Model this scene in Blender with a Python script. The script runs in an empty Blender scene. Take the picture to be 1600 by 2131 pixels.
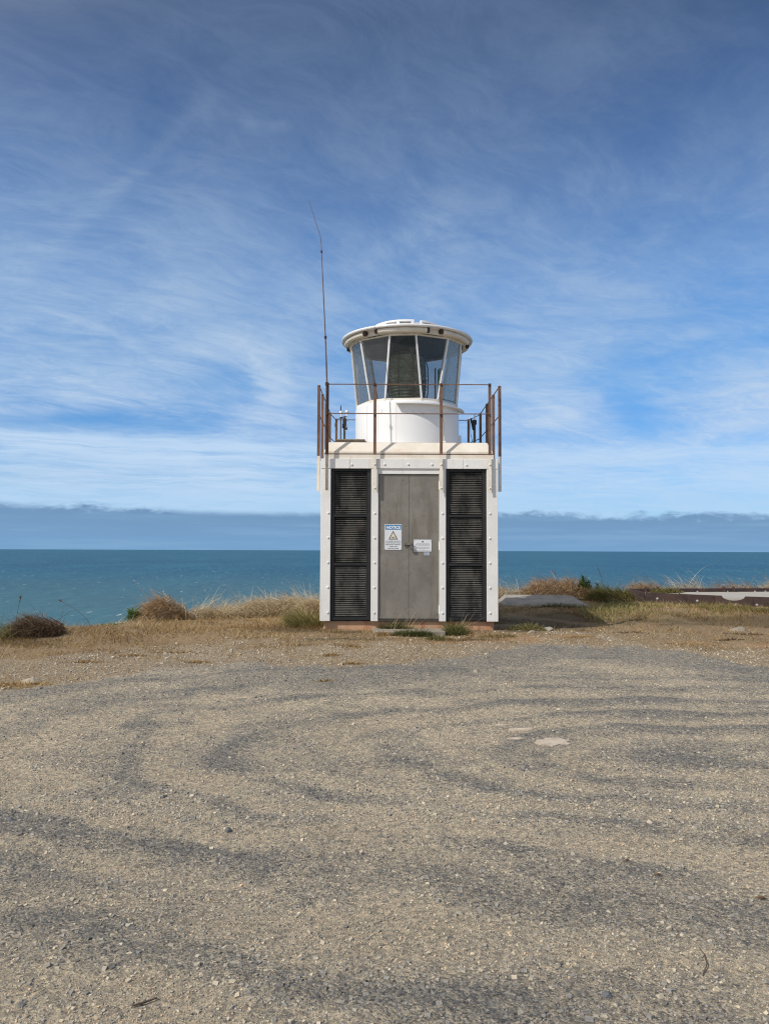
import bpy, bmesh, math, random
import numpy as np
from mathutils import Vector, Matrix, Euler

R = math.radians
random.seed(7)
rng = np.random.default_rng(11)
S = bpy.context.scene
col = S.collection

# ------------------------------------------------------------------ camera
cam_d = bpy.data.cameras.new("camera")
cam = bpy.data.objects.new("camera", cam_d)
col.objects.link(cam)
cam_d.sensor_fit = 'VERTICAL'
cam_d.sensor_height = 24.0
cam_d.sensor_width = 24.0
cam_d.lens = 1660.0 / 2131.0 * 24.0
cam_d.clip_start = 0.05
cam_d.clip_end = 200000.0
cam.location = (0, 0, 1.6)
cam.rotation_euler = (Matrix.Rotation(R(92.72), 3, 'X') @ Matrix.Rotation(R(0.215), 3, 'Z')).to_euler()
S.camera = cam

# ------------------------------------------------------------------ view
S.view_settings.view_transform = 'Standard'
S.view_settings.look = 'None'
S.view_settings.gamma = 1.0
S.view_settings.exposure = 0.0
S.render.resolution_x = 768
S.cycles.use_denoising = True
S.cycles.denoiser = 'OPENIMAGEDENOISE'
S.cycles.denoising_input_passes = 'RGB_ALBEDO_NORMAL'
S.cycles.denoising_prefilter = 'NONE'
S.cycles.use_adaptive_sampling = False
S.cycles.filter_width = 1.15
S.render.resolution_y = 1024

# ------------------------------------------------------------------ sun
SUN = Vector((-0.80, -0.62, 1.0)).normalized()
SUN_EL = math.asin(SUN.z)
sun_d = bpy.data.lights.new("sun", 'SUN')
sun_d.energy = 3.7
sun_d.angle = R(0.5)
sun_d.color = (1.0, 0.945, 0.86)
sun = bpy.data.objects.new("sun", sun_d)
col.objects.link(sun)
sun.rotation_euler = SUN.to_track_quat('Z', 'Y').to_euler()
sun.location = (-20, -15, 30)


# ------------------------------------------------------------------ node expression helper
class NT:
    def __init__(self, tree):
        self.t = tree
        self.n = tree.nodes
        self.l = tree.links

    def node(self, kind, **kw):
        nd = self.n.new(kind)
        for k, v in kw.items():
            setattr(nd, k, v)
        return nd

    def put(self, sock, v):
        if hasattr(v, 'node'):
            self.l.new(v, sock)
        else:
            sock.default_value = v

    def m(self, op, a, b=None, c=None, clamp=False):
        nd = self.node('ShaderNodeMath', operation=op, use_clamp=clamp)
        self.put(nd.inputs[0], a)
        if b is not None:
            self.put(nd.inputs[1], b)
        if c is not None:
            self.put(nd.inputs[2], c)
        return nd.outputs[0]

    def add(self, *a):
        r = a[0]
        for x in a[1:]:
            r = self.m('ADD', r, x)
        return r

    def mul(self, *a):
        r = a[0]
        for x in a[1:]:
            r = self.m('MULTIPLY', r, x)
        return r

    def step(self, v, lo, hi, a=0.0, b=1.0):
        nd = self.node('ShaderNodeMapRange', interpolation_type='SMOOTHSTEP')
        self.put(nd.inputs[0], v)
        nd.inputs[1].default_value = lo
        nd.inputs[2].default_value = hi
        nd.inputs[3].default_value = a
        nd.inputs[4].default_value = b
        return nd.outputs[0]

    def xyz(self, x, y, z):
        nd = self.node('ShaderNodeCombineXYZ')
        self.put(nd.inputs[0], x)
        self.put(nd.inputs[1], y)
        self.put(nd.inputs[2], z)
        return nd.outputs[0]

    def noise(self, vec, scale, detail=5.0, rough=0.55, dist=0.0):
        nd = self.node('ShaderNodeTexNoise')
        self.put(nd.inputs['Vector'], vec)
        nd.inputs['Scale'].default_value = scale
        nd.inputs['Detail'].default_value = detail
        nd.inputs['Roughness'].default_value = rough
        nd.inputs['Distortion'].default_value = dist
        return nd.outputs[0]

    def voronoi(self, vec, scale, out='Color', rnd=1.0):
        nd = self.node('ShaderNodeTexVoronoi')
        self.put(nd.inputs['Vector'], vec)
        nd.inputs['Scale'].default_value = scale
        nd.inputs['Randomness'].default_value = rnd
        return nd.outputs[out]

    def mix(self, f, a, b, blend='MIX'):
        nd = self.node('ShaderNodeMix', data_type='RGBA', blend_type=blend)
        self.put(nd.inputs[0], f)
        for s, v in ((nd.inputs[6], a), (nd.inputs[7], b)):
            if isinstance(v, tuple):
                v = (v[0], v[1], v[2], 1.0)
            self.put(s, v)
        return nd.outputs[2]

    def ramp(self, f, stops):
        nd = self.node('ShaderNodeValToRGB')
        cr = nd.color_ramp
        while len(cr.elements) < len(stops):
            cr.elements.new(0.5)
        for e, (p, c) in zip(cr.elements, stops):
            e.position = p
            e.color = (c[0], c[1], c[2], 1)
        self.put(nd.inputs[0], f)
        return nd.outputs[0]

    def sep(self, v):
        nd = self.node('ShaderNodeSeparateXYZ')
        self.put(nd.inputs[0], v)
        return nd.outputs

    def attr(self, name, out='Fac'):
        nd = self.node('ShaderNodeAttribute', attribute_name=name)
        return nd.outputs[out]


# ------------------------------------------------------------------ sky: Nishita with a cirrus veil, streaks and a low distant bank
def build_world():
    w = bpy.data.worlds.new("World")
    S.world = w
    w.use_nodes = True
    w.cycles.sampling_method = 'MANUAL'
    w.cycles.sample_map_resolution = 2048
    w.node_tree.nodes.clear()
    N = NT(w.node_tree)
    ST = 0.10
    out = N.node('ShaderNodeOutputWorld')
    bg = N.node('ShaderNodeBackground')
    bg.inputs[1].default_value = ST
    N.l.new(bg.outputs[0], out.inputs[0])
    sky = N.node('ShaderNodeTexSky', sky_type='NISHITA')
    sky.sun_disc = False
    sky.sun_elevation = SUN_EL
    sky.sun_rotation = math.atan2(SUN.x, SUN.y)
    sky.altitude = 60
    sky.air_density = 1.0
    sky.dust_density = 0.25
    sky.ozone_density = 2.5
    tc = N.node('ShaderNodeTexCoord')
    d = N.sep(tc.outputs['Generated'])
    x, y, z = d[0], d[1], d[2]
    az = N.mul(N.m('ARCTAN2', x, y), 57.2958)
    el = N.mul(N.m('ARCSINE', z), 57.2958)
    zz = N.add(N.m('MAXIMUM', z, 0.0), 0.09)
    u, v = N.m('DIVIDE', x, zz), N.m('DIVIDE', y, zz)

    def K(r, g, b):          # display colour of a cloud -> radiance at this background strength
        f = lambda c: ((c / 255 + 0.055) / 1.055) ** 2.4 / ST
        return (f(r), f(g), f(b))

    base = sky.outputs[0]
    base = N.mix(1.0, base, N.ramp(N.mul(el, 1.0 / 40), [(0.0, (0.475, 0.806, 1.234)), (0.1075, (0.475, 0.806, 1.234)), (0.16, (0.438, 0.807, 1.225)), (0.235, (0.361, 0.795, 1.235)), (0.2925, (0.453, 0.92, 1.296)), (0.4575, (0.612, 1.035, 1.395)), (0.6125, (0.541, 0.827, 1.146)), (0.7425, (0.471, 0.679, 0.93)), (0.8475, (0.448, 0.591, 0.721)), (0.875, (0.448, 0.576, 0.709))]), 'MULTIPLY')
    # warped cloud coordinates
    wv = N.xyz(u, v, 0.0)
    w1 = N.noise(wv, 0.55, 3.0, 0.5)
    w2 = N.noise(N.xyz(N.add(u, 7.3), N.add(v, 3.1), 2.0), 0.55, 3.0, 0.5)
    uu = N.add(u, N.mul(N.add(w1, -0.5), 0.8))
    vv = N.add(v, N.mul(N.add(w2, -0.5), 0.8))
    # thin cirrus veil, stretched towards upper right
    ua = N.add(N.mul(uu, 0.80), N.mul(vv, 0.60))
    va = N.add(N.mul(uu, -0.60), N.mul(vv, 0.80))
    veil = N.noise(N.xyz(N.mul(ua, 0.85), N.mul(va, 1.05), 0.7), 1.25, 10.0, 0.62)
    fine = N.noise(N.xyz(N.mul(ua, 2.4), N.mul(va, 4.8), 4.2), 1.8, 10.0, 0.68)
    broad = N.noise(N.xyz(uu, vv, 9.1), 0.42, 3.0, 0.5)

    azw = N.add(az, N.mul(N.add(w1, -0.5), 5.0), N.mul(N.add(fine, -0.5), 3.0))
    elw = N.add(el, N.mul(N.add(w2, -0.5), 3.0), N.mul(N.add(veil, -0.5), 3.0))

    def blob(a0, e0, sa, se, rot=0.0):
        c, s_ = math.cos(R(rot)), math.sin(R(rot))
        da, de = N.add(azw, -a0), N.add(elw, -e0)
        p = N.mul(N.add(N.mul(da, c), N.mul(de, s_)), 1.0 / sa)
        q = N.mul(N.add(N.mul(da, -s_), N.mul(de, c)), 1.0 / se)
        return N.m('POWER', 2.71828, N.mul(N.add(N.mul(p, p), N.mul(q, q)), -1.0))

    patches = [(-12.6, 14.6, 3.6, 0.9, 8, .52), (-8.9, 13.4, 2.6, 1.0, -50, .60), (-7.7, 11.2, 1.2, 2.4, 0, .62),
               (-9.6, 9.6, 2.6, 0.8, 30, .48), (5.0, 23.0, 2.8, 5.0, -12, .34), (2.5, 17.5, 5.0, 3.5, 30, .22),
               (-20, 18.0, 9.0, 5.0, 10, .22), (-3.0, 19.0, 6.0, 2.0, 35, .20), (-20.5, 11.5, 6.0, 1.2, -14, .42),
               (-21, 15.1, 4.2, 0.28, -18, .36), (-19.0, 24.0, 6.0, 0.55, 48, .44), (12.5, 10.8, 2.0, 2.4, 50, .34),
               (13.2, 9.6, 3.0, 1.0, 0, .25), (24.5, 11.0, 3.0, 1.6, 10, .34), (23.0, 8.0, 6.0, 1.0, 6, .36),
               (-13.5, 29.2, 1.5, .8, 20, .40), (-10.1, 28.7, .8, .6, 0, .48), (-8.0, 28.7, .7, .35, 0, .42),
               (9.0, 14.0, 9.0, 4.0, 10, .14), (14.0, 26.0, 10.0, 6.0, -10, .12)]
    acc = 0.0
    for a0, e0, sa, se, rot, amp in patches:
        acc = N.add(acc, N.mul(blob(a0, e0, sa, se, rot), amp))
    gaps = [(-20, 8.8, 7.0, 0.8, -3, .8), (17.5, 9.4, 4.2, 1.9, -25, .8), (-12, 12.2, 2.6, 1.4, 0, .5),
            (-17, 27.0, 4.0, 2.0, 60, .5), (23.0, 20.5, 4.0, 4.0, 0, .35), (-5.5, 24.5, 6.0, 2.0, 0, .3), (-2, 32.5, 8, 2.5, 10, .3)]
    gap = 0.0
    for a0, e0, sa, se, rot, amp in gaps:
        gap = N.add(gap, N.mul(blob(a0, e0, sa, se, rot), amp))
    tex = N.add(N.mul(veil, 0.76), N.mul(fine, 0.24))
    texn = N.step(tex, 0.32, 0.70)
    cover = N.add(N.mul(texn, 0.52), N.mul(N.step(broad, 0.35, 0.7), 0.20), N.mul(acc, N.add(0.35, N.mul(texn, 1.05))))
    wisp = N.noise(N.xyz(N.mul(ua, 1.0), N.mul(va, 1.7), 12.4), 4.2, 10.0, 0.74, 0.6)
    cover = N.mul(cover, N.step(wisp, 0.30, 0.70, 0.74, 1.25))
    cover = N.mul(cover, N.m('SUBTRACT', 1.0, gap, clamp=True))
    cover = N.m('SUBTRACT', 1.0, N.m('POWER', 2.71828, N.mul(cover, -1.65)))
    cover = N.mul(cover, N.step(wisp, 0.28, 0.72, 0.86, 1.10))
    ccol = N.ramp(N.mul(el, 1.0 / 40), [(0.15, K(200, 219, 242)), (0.375, K(178, 202, 229)), (0.55, K(152, 178, 211)), (0.72, K(120, 143, 177)), (0.86, K(102, 123, 158))])
    c1 = N.mix(cover, base, ccol)
    # low streaky bright band
    wob = N.mul(N.add(N.noise(N.xyz(N.mul(az, .12), N.mul(el, .5), 3.3), 1.0, 4.0), -0.5), 1.6)
    e2 = N.add(el, wob, N.mul(az, 0.022))
    streak = N.noise(N.xyz(N.mul(az, 0.050), N.mul(e2, 0.95), 5.5), 1.0, 7.0, 0.62, 0.4)
    streak2 = N.noise(N.xyz(N.mul(az, 0.16), N.mul(e2, 3.2), 1.5), 1.0, 6.0, 0.6, 0.6)
    st = N.step(N.add(N.mul(streak, 0.72), N.mul(streak2, 0.28)), 0.38, 0.60)
    band = N.mul(N.step(e2, 7.9, 7.0), N.step(el, 1.0, 2.6))
    side = N.step(az, 2.0, -10.0, 0.72, 1.0)
    bc = N.mul(band, side, N.add(0.16, N.mul(st, 0.70)))
    c2 = N.mix(bc, c1, K(196, 220, 245))
    # pale gap just above the bank
    c2 = N.mix(N.mul(N.step(el, 5.0, 3.4), 0.35), c2, K(160, 204, 244))
    # distant grey-blue bank on the horizon with ragged top
    rag = N.noise(N.xyz(N.mul(az, 0.55), N.mul(el, 1.6), 8.5), 1.0, 7.0, 0.62)
    rag0 = N.noise(N.xyz(N.mul(az, 0.10), 0.0, 2.5), 1.0, 2.0, 0.5)
    top = N.add(2.55, N.mul(N.add(rag, -0.5), N.add(0.22, N.mul(N.step(rag0, 0.42, 0.62), 1.5))), N.mul(N.add(rag0, -0.5), 0.9), N.mul(az, -0.012))
    bm = N.step(N.m('SUBTRACT', top, el), -0.26, 0.34)
    bcol = N.mix(N.step(el, 0.0, 2.6), K(121, 162, 203), K(118, 155, 193))
    bcol = N.mix(N.mul(N.step(rag, 0.42, 0.72), N.step(el, 2.1, 2.9), 0.40), bcol, K(94, 124, 160))
    bn = N.noise(N.xyz(N.mul(az, 0.10), N.mul(el, 1.9), 6.6), 1.0, 6.0, 0.6)
    bcol = N.mix(N.mul(N.step(bn, 0.46, 0.70), 0.24), bcol, K(150, 190, 221))
    bcol = N.mix(N.mul(N.step(bn, 0.44, 0.28), 0.18), bcol, K(106, 147, 185))
    c3 = N.mix(bm, c2, bcol)
    # sky whitened around the sun, mostly behind the camera, to add fill light
    dt = N.add(N.mul(x, SUN.x), N.mul(y, SUN.y), N.mul(z, SUN.z))
    c4 = N.mix(N.mul(N.step(el, 38.0, 62.0), 0.55), c3, K(200, 203, 208))  # overhead sky above the view, whitened as added neutral fill
    c4 = N.mix(N.mul(N.step(dt, 0.12, 0.92), 0.58), c4, K(255, 247, 232))
    N.l.new(c4, bg.inputs[0])


build_world()


# ------------------------------------------------------------------ tagging and mesh helpers
def tag(o, label=None, cat=None, group=None, kind=None):
    if label:
        o['label'] = label
    if cat:
        o['category'] = cat
    if group:
        o['group'] = group
    if kind:
        o['kind'] = kind
    return o


def thing(name, label, cat, loc=(0, 0, 0), group=None):
    o = bpy.data.objects.new(name, None)
    o.empty_display_size = 0.1
    col.objects.link(o)
    o.location = loc
    return tag(o, label, cat, group)


def link(name, me, mat=None, parent=None):
    o = bpy.data.objects.new(name, me)
    col.objects.link(o)
    if mat is not None:
        me.materials.append(mat)
    if parent is not None:
        o.parent = parent
        p, off = parent, Vector((0, 0, 0))
        while p is not None:
            off += p.location
            p = p.parent
        o.location = (0, 0, 0)
        if off.length > 0:
            me.transform(Matrix.Translation(-off))
    return o


class MB:
    """collects shapes in world coordinates, builds ONE mesh object"""
    def __init__(self):
        self.v, self.f = [], []

    def raw(self, vs, fs):
        n = len(self.v)
        self.v += [tuple(p) for p in vs]
        self.f += [tuple(i + n for i in f) for f in fs]
        return self

    def box(self, x0, x1, y0, y1, z0, z1):
        vs = [(x, y, z) for z in (z0, z1) for y in (y0, y1) for x in (x0, x1)]
        return self.raw(vs, [(0, 2, 3, 1), (4, 5, 7, 6), (0, 1, 5, 4), (2, 6, 7, 3), (0, 4, 6, 2), (1, 3, 7, 5)])

    def obox(self, c, ax, ay, az):
        c, ax, ay, az = Vector(c), Vector(ax), Vector(ay), Vector(az)
        vs = [c + ax * i + ay * j + az * k for k in (-1, 1) for j in (-1, 1) for i in (-1, 1)]
        return self.raw(vs, [(0, 2, 3, 1), (4, 5, 7, 6), (0, 1, 5, 4), (2, 6, 7, 3), (0, 4, 6, 2), (1, 3, 7, 5)])

    def prism(self, pts, d):
        """closed outline pts extruded along vector d"""
        d = Vector(d)
        n = len(pts)
        vs = [Vector(p) for p in pts] + [Vector(p) + d for p in pts]
        fs = [tuple(range(n))[::-1], tuple(range(n, 2 * n))]
        fs += [(i, (i + 1) % n, n + (i + 1) % n, n + i) for i in range(n)]
        return self.raw(vs, fs)

    def tube(self, path, rad, n=8, cap=True):
        path = [Vector(p) for p in path]
        if not hasattr(rad, '__len__'):
            rad = [rad] * len(path)
        vs, fs = [], []
        up = None
        for i, p in enumerate(path):
            t = (path[min(i + 1, len(path) - 1)] - path[max(i - 1, 0)]).normalized()
            if up is None:
                up = Vector((0, 0, 1)) if abs(t.z) < 0.9 else Vector((0, 1, 0))
            a = t.cross(up).normalized()
            b = a.cross(t).normalized()
            up = b
            for k in range(n):
                an = 2 * math.pi * (k + 0.5) / n
                vs.append(p + (a * math.cos(an) + b * math.sin(an)) * rad[i])
        for i in range(len(path) - 1):
            for k in range(n):
                k2 = (k + 1) % n
                fs.append((i * n + k, i * n + k2, (i + 1) * n + k2, (i + 1) * n + k))
        if cap:
            fs.append(tuple(range(n))[::-1])
            fs.append(tuple(range((len(path) - 1) * n, len(path) * n)))
        return self.raw(vs, fs)

    def lathe(self, prof, cx, cy, n=64, a0=0.0, a1=360.0, closed=False):
        """prof = [(r,z)...]; full turn or arc; closed joins the profile's ends (and caps an arc)"""
        full = abs(a1 - a0) > 359.9
        m = n if full else n + 1
        vs, fs = [], []
        for i in range(m):
            a = R(a0 + (a1 - a0) * i / n)
            for r, z in prof:
                vs.append((cx + r * math.sin(a), cy - r * math.cos(a), z))
        k = len(prof)
        for i in range(n):
            j = (i + 1) % m
            for q in range(k if closed else k - 1):
                q2 = (q + 1) % k
                fs.append((i * k + q, j * k + q, j * k + q2, i * k + q2))
        if closed and not full:
            fs.append(tuple(range(k)))
            fs.append(tuple(range((m - 1) * k, m * k))[::-1])
        return self.raw(vs, fs)

    def dome(self, c, axis, r, h, n=10):
        """bolt head: low dome on a washer standing on c along axis"""
        axis = Vector(axis).normalized()
        up = Vector((0, 0, 1)) if abs(axis.z) < 0.9 else Vector((1, 0, 0))
        a = axis.cross(up).normalized()
        b = a.cross(axis)
        c = Vector(c)
        prof = [(1.35 * r, 0.0), (1.35 * r, 0.25 * h), (r, 0.3 * h), (0.92 * r, 0.8 * h), (0.5 * r, h)]
        vs, fs = [], []
        for rr, hh in prof:
            for k in range(n):
                an = 2 * math.pi * k / n
                vs.append(c + axis * hh + (a * math.cos(an) + b * math.sin(an)) * rr)
        for i in range(len(prof) - 1):
            for k in range(n):
                k2 = (k + 1) % n
                fs.append((i * n + k, i * n + k2, (i + 1) * n + k2, (i + 1) * n + k))
        fs.append(tuple(range((len(prof) - 1) * n, len(prof) * n)))
        return self.raw(vs, fs)

    def build(self, name, mat=None, parent=None, smooth=False, bevel=0.0):
        me = bpy.data.meshes.new(name)
        me.from_pydata([tuple(p) for p in self.v], [], self.f)
        bm = bmesh.new()
        bm.from_mesh(me)
        bmesh.ops.recalc_face_normals(bm, faces=bm.faces)
        bm.to_mesh(me)
        bm.free()
        if smooth:
            for p in me.polygons:
                p.use_smooth = True
            me.set_sharp_from_angle(angle=R(35))
        o = link(name, me, mat, parent)
        if bevel > 0:
            b = o.modifiers.new('bevel', 'BEVEL')
            b.width = bevel
            b.segments = 2
            b.limit_method = 'ANGLE'
        return o


def fast_mesh(name, V, Q, attrs=None, flat=False):
    """quads from numpy; attrs = {name: float array per vertex}"""
    me = bpy.data.meshes.new(name)
    me.vertices.add(len(V))
    me.vertices.foreach_set('co', np.ascontiguousarray(V, np.float32).ravel())
    nq = len(Q)
    k = Q.shape[1]
    me.loops.add(nq * k)
    me.polygons.add(nq)
    me.loops.foreach_set('vertex_index', np.ascontiguousarray(Q, np.int32).ravel())
    me.polygons.foreach_set('loop_start', np.arange(0, nq * k, k, dtype=np.int32))
    me.update(calc_edges=True)
    for nm, a in (attrs or {}).items():
        at = me.attributes.new(nm, 'FLOAT', 'POINT')
        at.data.foreach_set('value', np.ascontiguousarray(a, np.float32))
    if flat:
        sf = me.attributes.new('sharp_face', 'BOOLEAN', 'FACE')
        sf.data.foreach_set('value', np.ones(nq, bool))
    me.validate()
    return me


# ------------------------------------------------------------------ materials
def mat_new(name):
    m = bpy.data.materials.new(name)
    m.use_nodes = True
    m.node_tree.nodes.clear()
    N = NT(m.node_tree)
    out = N.node('ShaderNodeOutputMaterial')
    p = N.node('ShaderNodeBsdfPrincipled')
    N.l.new(p.outputs[0], out.inputs[0])
    tc = N.node('ShaderNodeTexCoord')
    geo = N.node('ShaderNodeNewGeometry')
    return m, N, p, out, geo.outputs['Position']


def bump(N, p, h, strength=0.3, dist=0.01):
    b = N.node('ShaderNodeBump')
    b.inputs['Strength'].default_value = strength
    b.inputs['Distance'].default_value = dist
    N.put(b.inputs['Height'], h)
    N.l.new(b.outputs[0], p.inputs['Normal'])


def paint(name, c, c2, stain=None, amt=0.3, rough=0.55, scale=3.0, metal=0.0, bmp=0.15, stain_scale=(3.0, 3.0, 0.8), lo=0.52, hi=0.75):
    m, N, p, out, pos = mat_new(name)
    n1 = N.noise(pos, scale, 6.0, 0.6)
    cc = N.mix(N.step(n1, 0.35, 0.7), c, c2)
    if stain:
        q = N.sep(pos)
        n2 = N.noise(N.xyz(N.mul(q[0], stain_scale[0]), N.mul(q[1], stain_scale[1]), N.mul(q[2], stain_scale[2])), 1.0, 7.0, 0.65)
        cc = N.mix(N.mul(N.step(n2, lo, hi), amt), cc, stain)
    N.l.new(cc, p.inputs['Base Color'])
    p.inputs['Roughness'].default_value = rough
    p.inputs['Metallic'].default_value = metal
    bump(N, p, N.noise(pos, scale * 14, 5.0, 0.6), bmp, 0.004)
    return m


M_WHITE = paint("white paint", (.76, .75, .735), (.69, .68, .665), (.50, .38, .27), .55, .45, 2.5, stain_scale=(13, 13, 1.0), lo=.56, hi=.80)
M_CREAM = paint("chalky cream paint", (.70, .655, .585), (.62, .56, .475), (.54, .36, .21), .75, .6, 3.0, stain_scale=(1.6, 1.6, 5.0), lo=.50, hi=.78)
M_BRACKET = paint("cream painted steel", (.76, .71, .62), (.68, .62, .52), (.40, .25, .15), .35, .55, 6.0, stain_scale=(10, 10, 4), lo=.6, hi=.8)
M_DRUM = paint("white drum paint", (.76, .765, .775), (.72, .725, .74), None, 0, .35, 1.6, bmp=.05)
M_EAVE = paint("aged white eave paint", (.74, .70, .62), (.64, .59, .50), (.42, .33, .24), .4, .6, 5.0, stain_scale=(4, 4, 4))
M_RUST = paint("brown rusted steel", (.17, .095, .062), (.105, .060, .045), (.27, .14, .075), .6, .8, 9.0, bmp=.4, stain_scale=(14, 14, 3), lo=.45, hi=.7)
M_DRUST = paint("dark rusted plate", (.060, .034, .030), (.034, .021, .020), (.12, .058, .038), .5, .85, 5.0, bmp=.6, stain_scale=(4, 4, 3))
M_BLACK = paint("black louvre paint", (.007, .0075, .009), (.013, .0135, .0155), (.07, .036, .022), .5, .6, 6.0, stain_scale=(7, 7, 3), lo=.6, hi=.75)
M_DARK = paint("black equipment", (.018, .018, .020), (.03, .03, .032), None, 0, .5, 8.0)
M_TIMBER = paint("weathered timber", (.24, .195, .15), (.155, .125, .10), (.09, .075, .06), .5, .9, 8.0, bmp=.5)
M_CONC = paint("weathered concrete", (.30, .265, .22), (.22, .195, .16), (.16, .145, .12), .6, .9, 5.0, bmp=.6, stain_scale=(5, 5, 5))
M_SLAB = paint("pale grey concrete", (.33, .30, .26), (.23, .21, .185), (.10, .09, .075), .7, .9, 4.0, bmp=.6, stain_scale=(3, 3, 3))
M_PATCH = paint("worn buff concrete", (.50, .425, .345), (.41, .345, .28), (.24, .20, .165), .55, .95, 9.0, bmp=.8, stain_scale=(12, 12, 12), lo=.45, hi=.7)
M_FLOOR = paint("pale concrete floor", (.40, .375, .33), (.33, .31, .28), (.19, .17, .15), .55, .9, 4.0, bmp=.5, stain_scale=(3, 3, 3))
M_FOOT = paint("rust washed concrete footing", (.52, .31, .185), (.43, .29, .19), (.36, .12, .055), .65, .9, 3.5, bmp=.6, stain_scale=(5, 5, 1.0), lo=.48, hi=.68)
M_STEEL = paint("dull steel", (.20, .175, .15), (.14, .12, .105), (.16, .07, .04), .5, .5, 14.0, metal=.3)
M_PLASTIC = paint("white plastic", (.78, .78, .77), (.72, .72, .71), None, 0, .35, 5.0)
M_INT = paint("grey lantern ceiling paint", (.10, .098, .094), (.075, .073, .07), None, 0, .8, 4.0)
M_SIGN = paint("white sign face", (.70, .72, .76), (.64, .66, .70), None, 0, .4, 12.0, bmp=.02)
M_SIGNB = paint("blue sign header", (.008, .17, .42), (.010, .19, .44), None, 0, .4, 10.0, bmp=.02)
M_INK = paint("black sign ink", (.03, .03, .035), (.04, .04, .045), None, 0, .5, 10.0, bmp=.02)
M_INKW = paint("white sign ink", (.80, .80, .80), (.76, .76, .76), None, 0, .5, 10.0, bmp=.02)
M_BEIGE = paint("faded sign triangle", (.66, .60, .48), (.62, .56, .45), None, 0, .5, 10.0, bmp=.02)
M_GREY = paint("faded grey ink", (.33, .32, .30), (.40, .38, .36), None, 0, .5, 30.0, bmp=.02)
M_FOIL = paint("silver foil", (.50, .54, .60), (.28, .31, .36), None, 0, .35, 60.0, metal=.4)
M_ROCK = paint("pale rock", (.38, .32, .245), (.26, .22, .17), (.13, .11, .09), .5, .95, 9.0, bmp=.9)
M_DROCK = paint("dark bluestone", (.085, .092, .105), (.14, .145, .15), (.05, .05, .055), .5, .9, 14.0, bmp=.8)
M_PROCK = paint("buff stone", (.52, .44, .34), (.40, .33, .26), None, 0, .95, 14.0, bmp=.8)
M_TWIG = paint("dry brown twig", (.10, .065, .045), (.06, .045, .035), None, 0, .9, 30.0)
M_LEAF = paint("dead brown leaf", (.16, .085, .04), (.10, .06, .035), None, 0, .9, 30.0)


def door_mat():
    m, N, p, out, pos = mat_new("scuffed grey steel door")
    q = N.sep(pos)
    n1 = N.noise(pos, 2.2, 6.0, 0.6)
    c = N.mix(N.step(n1, .35, .65), (.245, .225, .195), (.19, .175, .152))
    n2 = N.noise(N.xyz(N.mul(q[0], 7), q[1], N.mul(q[2], 1.4)), 1.0, 6.0, .6)
    c = N.mix(N.mul(N.step(n2, .48, .70), .65), c, (.155, .13, .10))
    n3 = N.noise(N.xyz(N.mul(q[0], 4), q[1], N.mul(q[2], 4)), 1.0, 8.0, .75)
    c = N.mix(N.mul(N.step(n3, .54, .68), .45), c, (.115, .09, .072))
    # short pale scratches along two directions
    for k, (a, sc) in enumerate(((35, (4, 60)), (85, (5, 70)), (-55, (4, 60)))):
        ca, sa = math.cos(R(a)), math.sin(R(a))
        s1 = N.add(N.mul(q[0], ca), N.mul(q[2], sa))
        s2 = N.add(N.mul(q[0], -sa), N.mul(q[2], ca))
        sn = N.noise(N.xyz(N.mul(s1, sc[0]), N.mul(s2, sc[1]), k * 3.7), 1.0, 2.0, .5)
        c = N.mix(N.mul(N.step(sn, .715, .76), .45), c, (.42, .38, .33))
    ch = N.noise(pos, 26.0, 3.0, .6)
    c = N.mix(N.mul(N.step(ch, .72, .75), .7), c, (.60, .55, .47))
    N.l.new(c, p.inputs['Base Color'])
    p.inputs['Roughness'].default_value = .5
    p.inputs['Metallic'].default_value = .25
    h = N.add(N.mul(N.noise(pos, 3.0, 2.0), 1.0), N.mul(N.step(N.voronoi(pos, 5.5, 'Distance'), .0, .14), .25))
    bump(N, p, h, .5, .02)
    return m


M_DOOR = door_mat()


def slat_mat():
    m, N, p, out, pos = mat_new("weathered louvre slats")
    q = N.sep(pos)
    n1 = N.noise(N.xyz(N.mul(q[0], 5), N.mul(q[1], 5), N.mul(q[2], 3.5)), 1.0, 7.0, .65)
    c = N.mix(N.step(n1, .36, .60), (.034, .034, .033), (.112, .106, .096))
    n2 = N.noise(N.xyz(N.mul(q[0], 4), 3.0, N.mul(q[2], 2.0)), 1.0, 6.0, .6)
    c = N.mix(N.mul(N.step(n2, .58, .74), .45), c, (.12, .065, .04))
    n3 = N.noise(N.xyz(N.mul(q[0], 16), 9.0, N.mul(q[2], 46)), 1.0, 3.0, .6)
    c = N.mix(N.mul(N.step(n3, .66, .74), .6), c, (.48, .45, .40))
    N.l.new(c, p.inputs['Base Color'])
    p.inputs['Roughness'].default_value = .6
    return m


M_SLAT = slat_mat()


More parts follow.
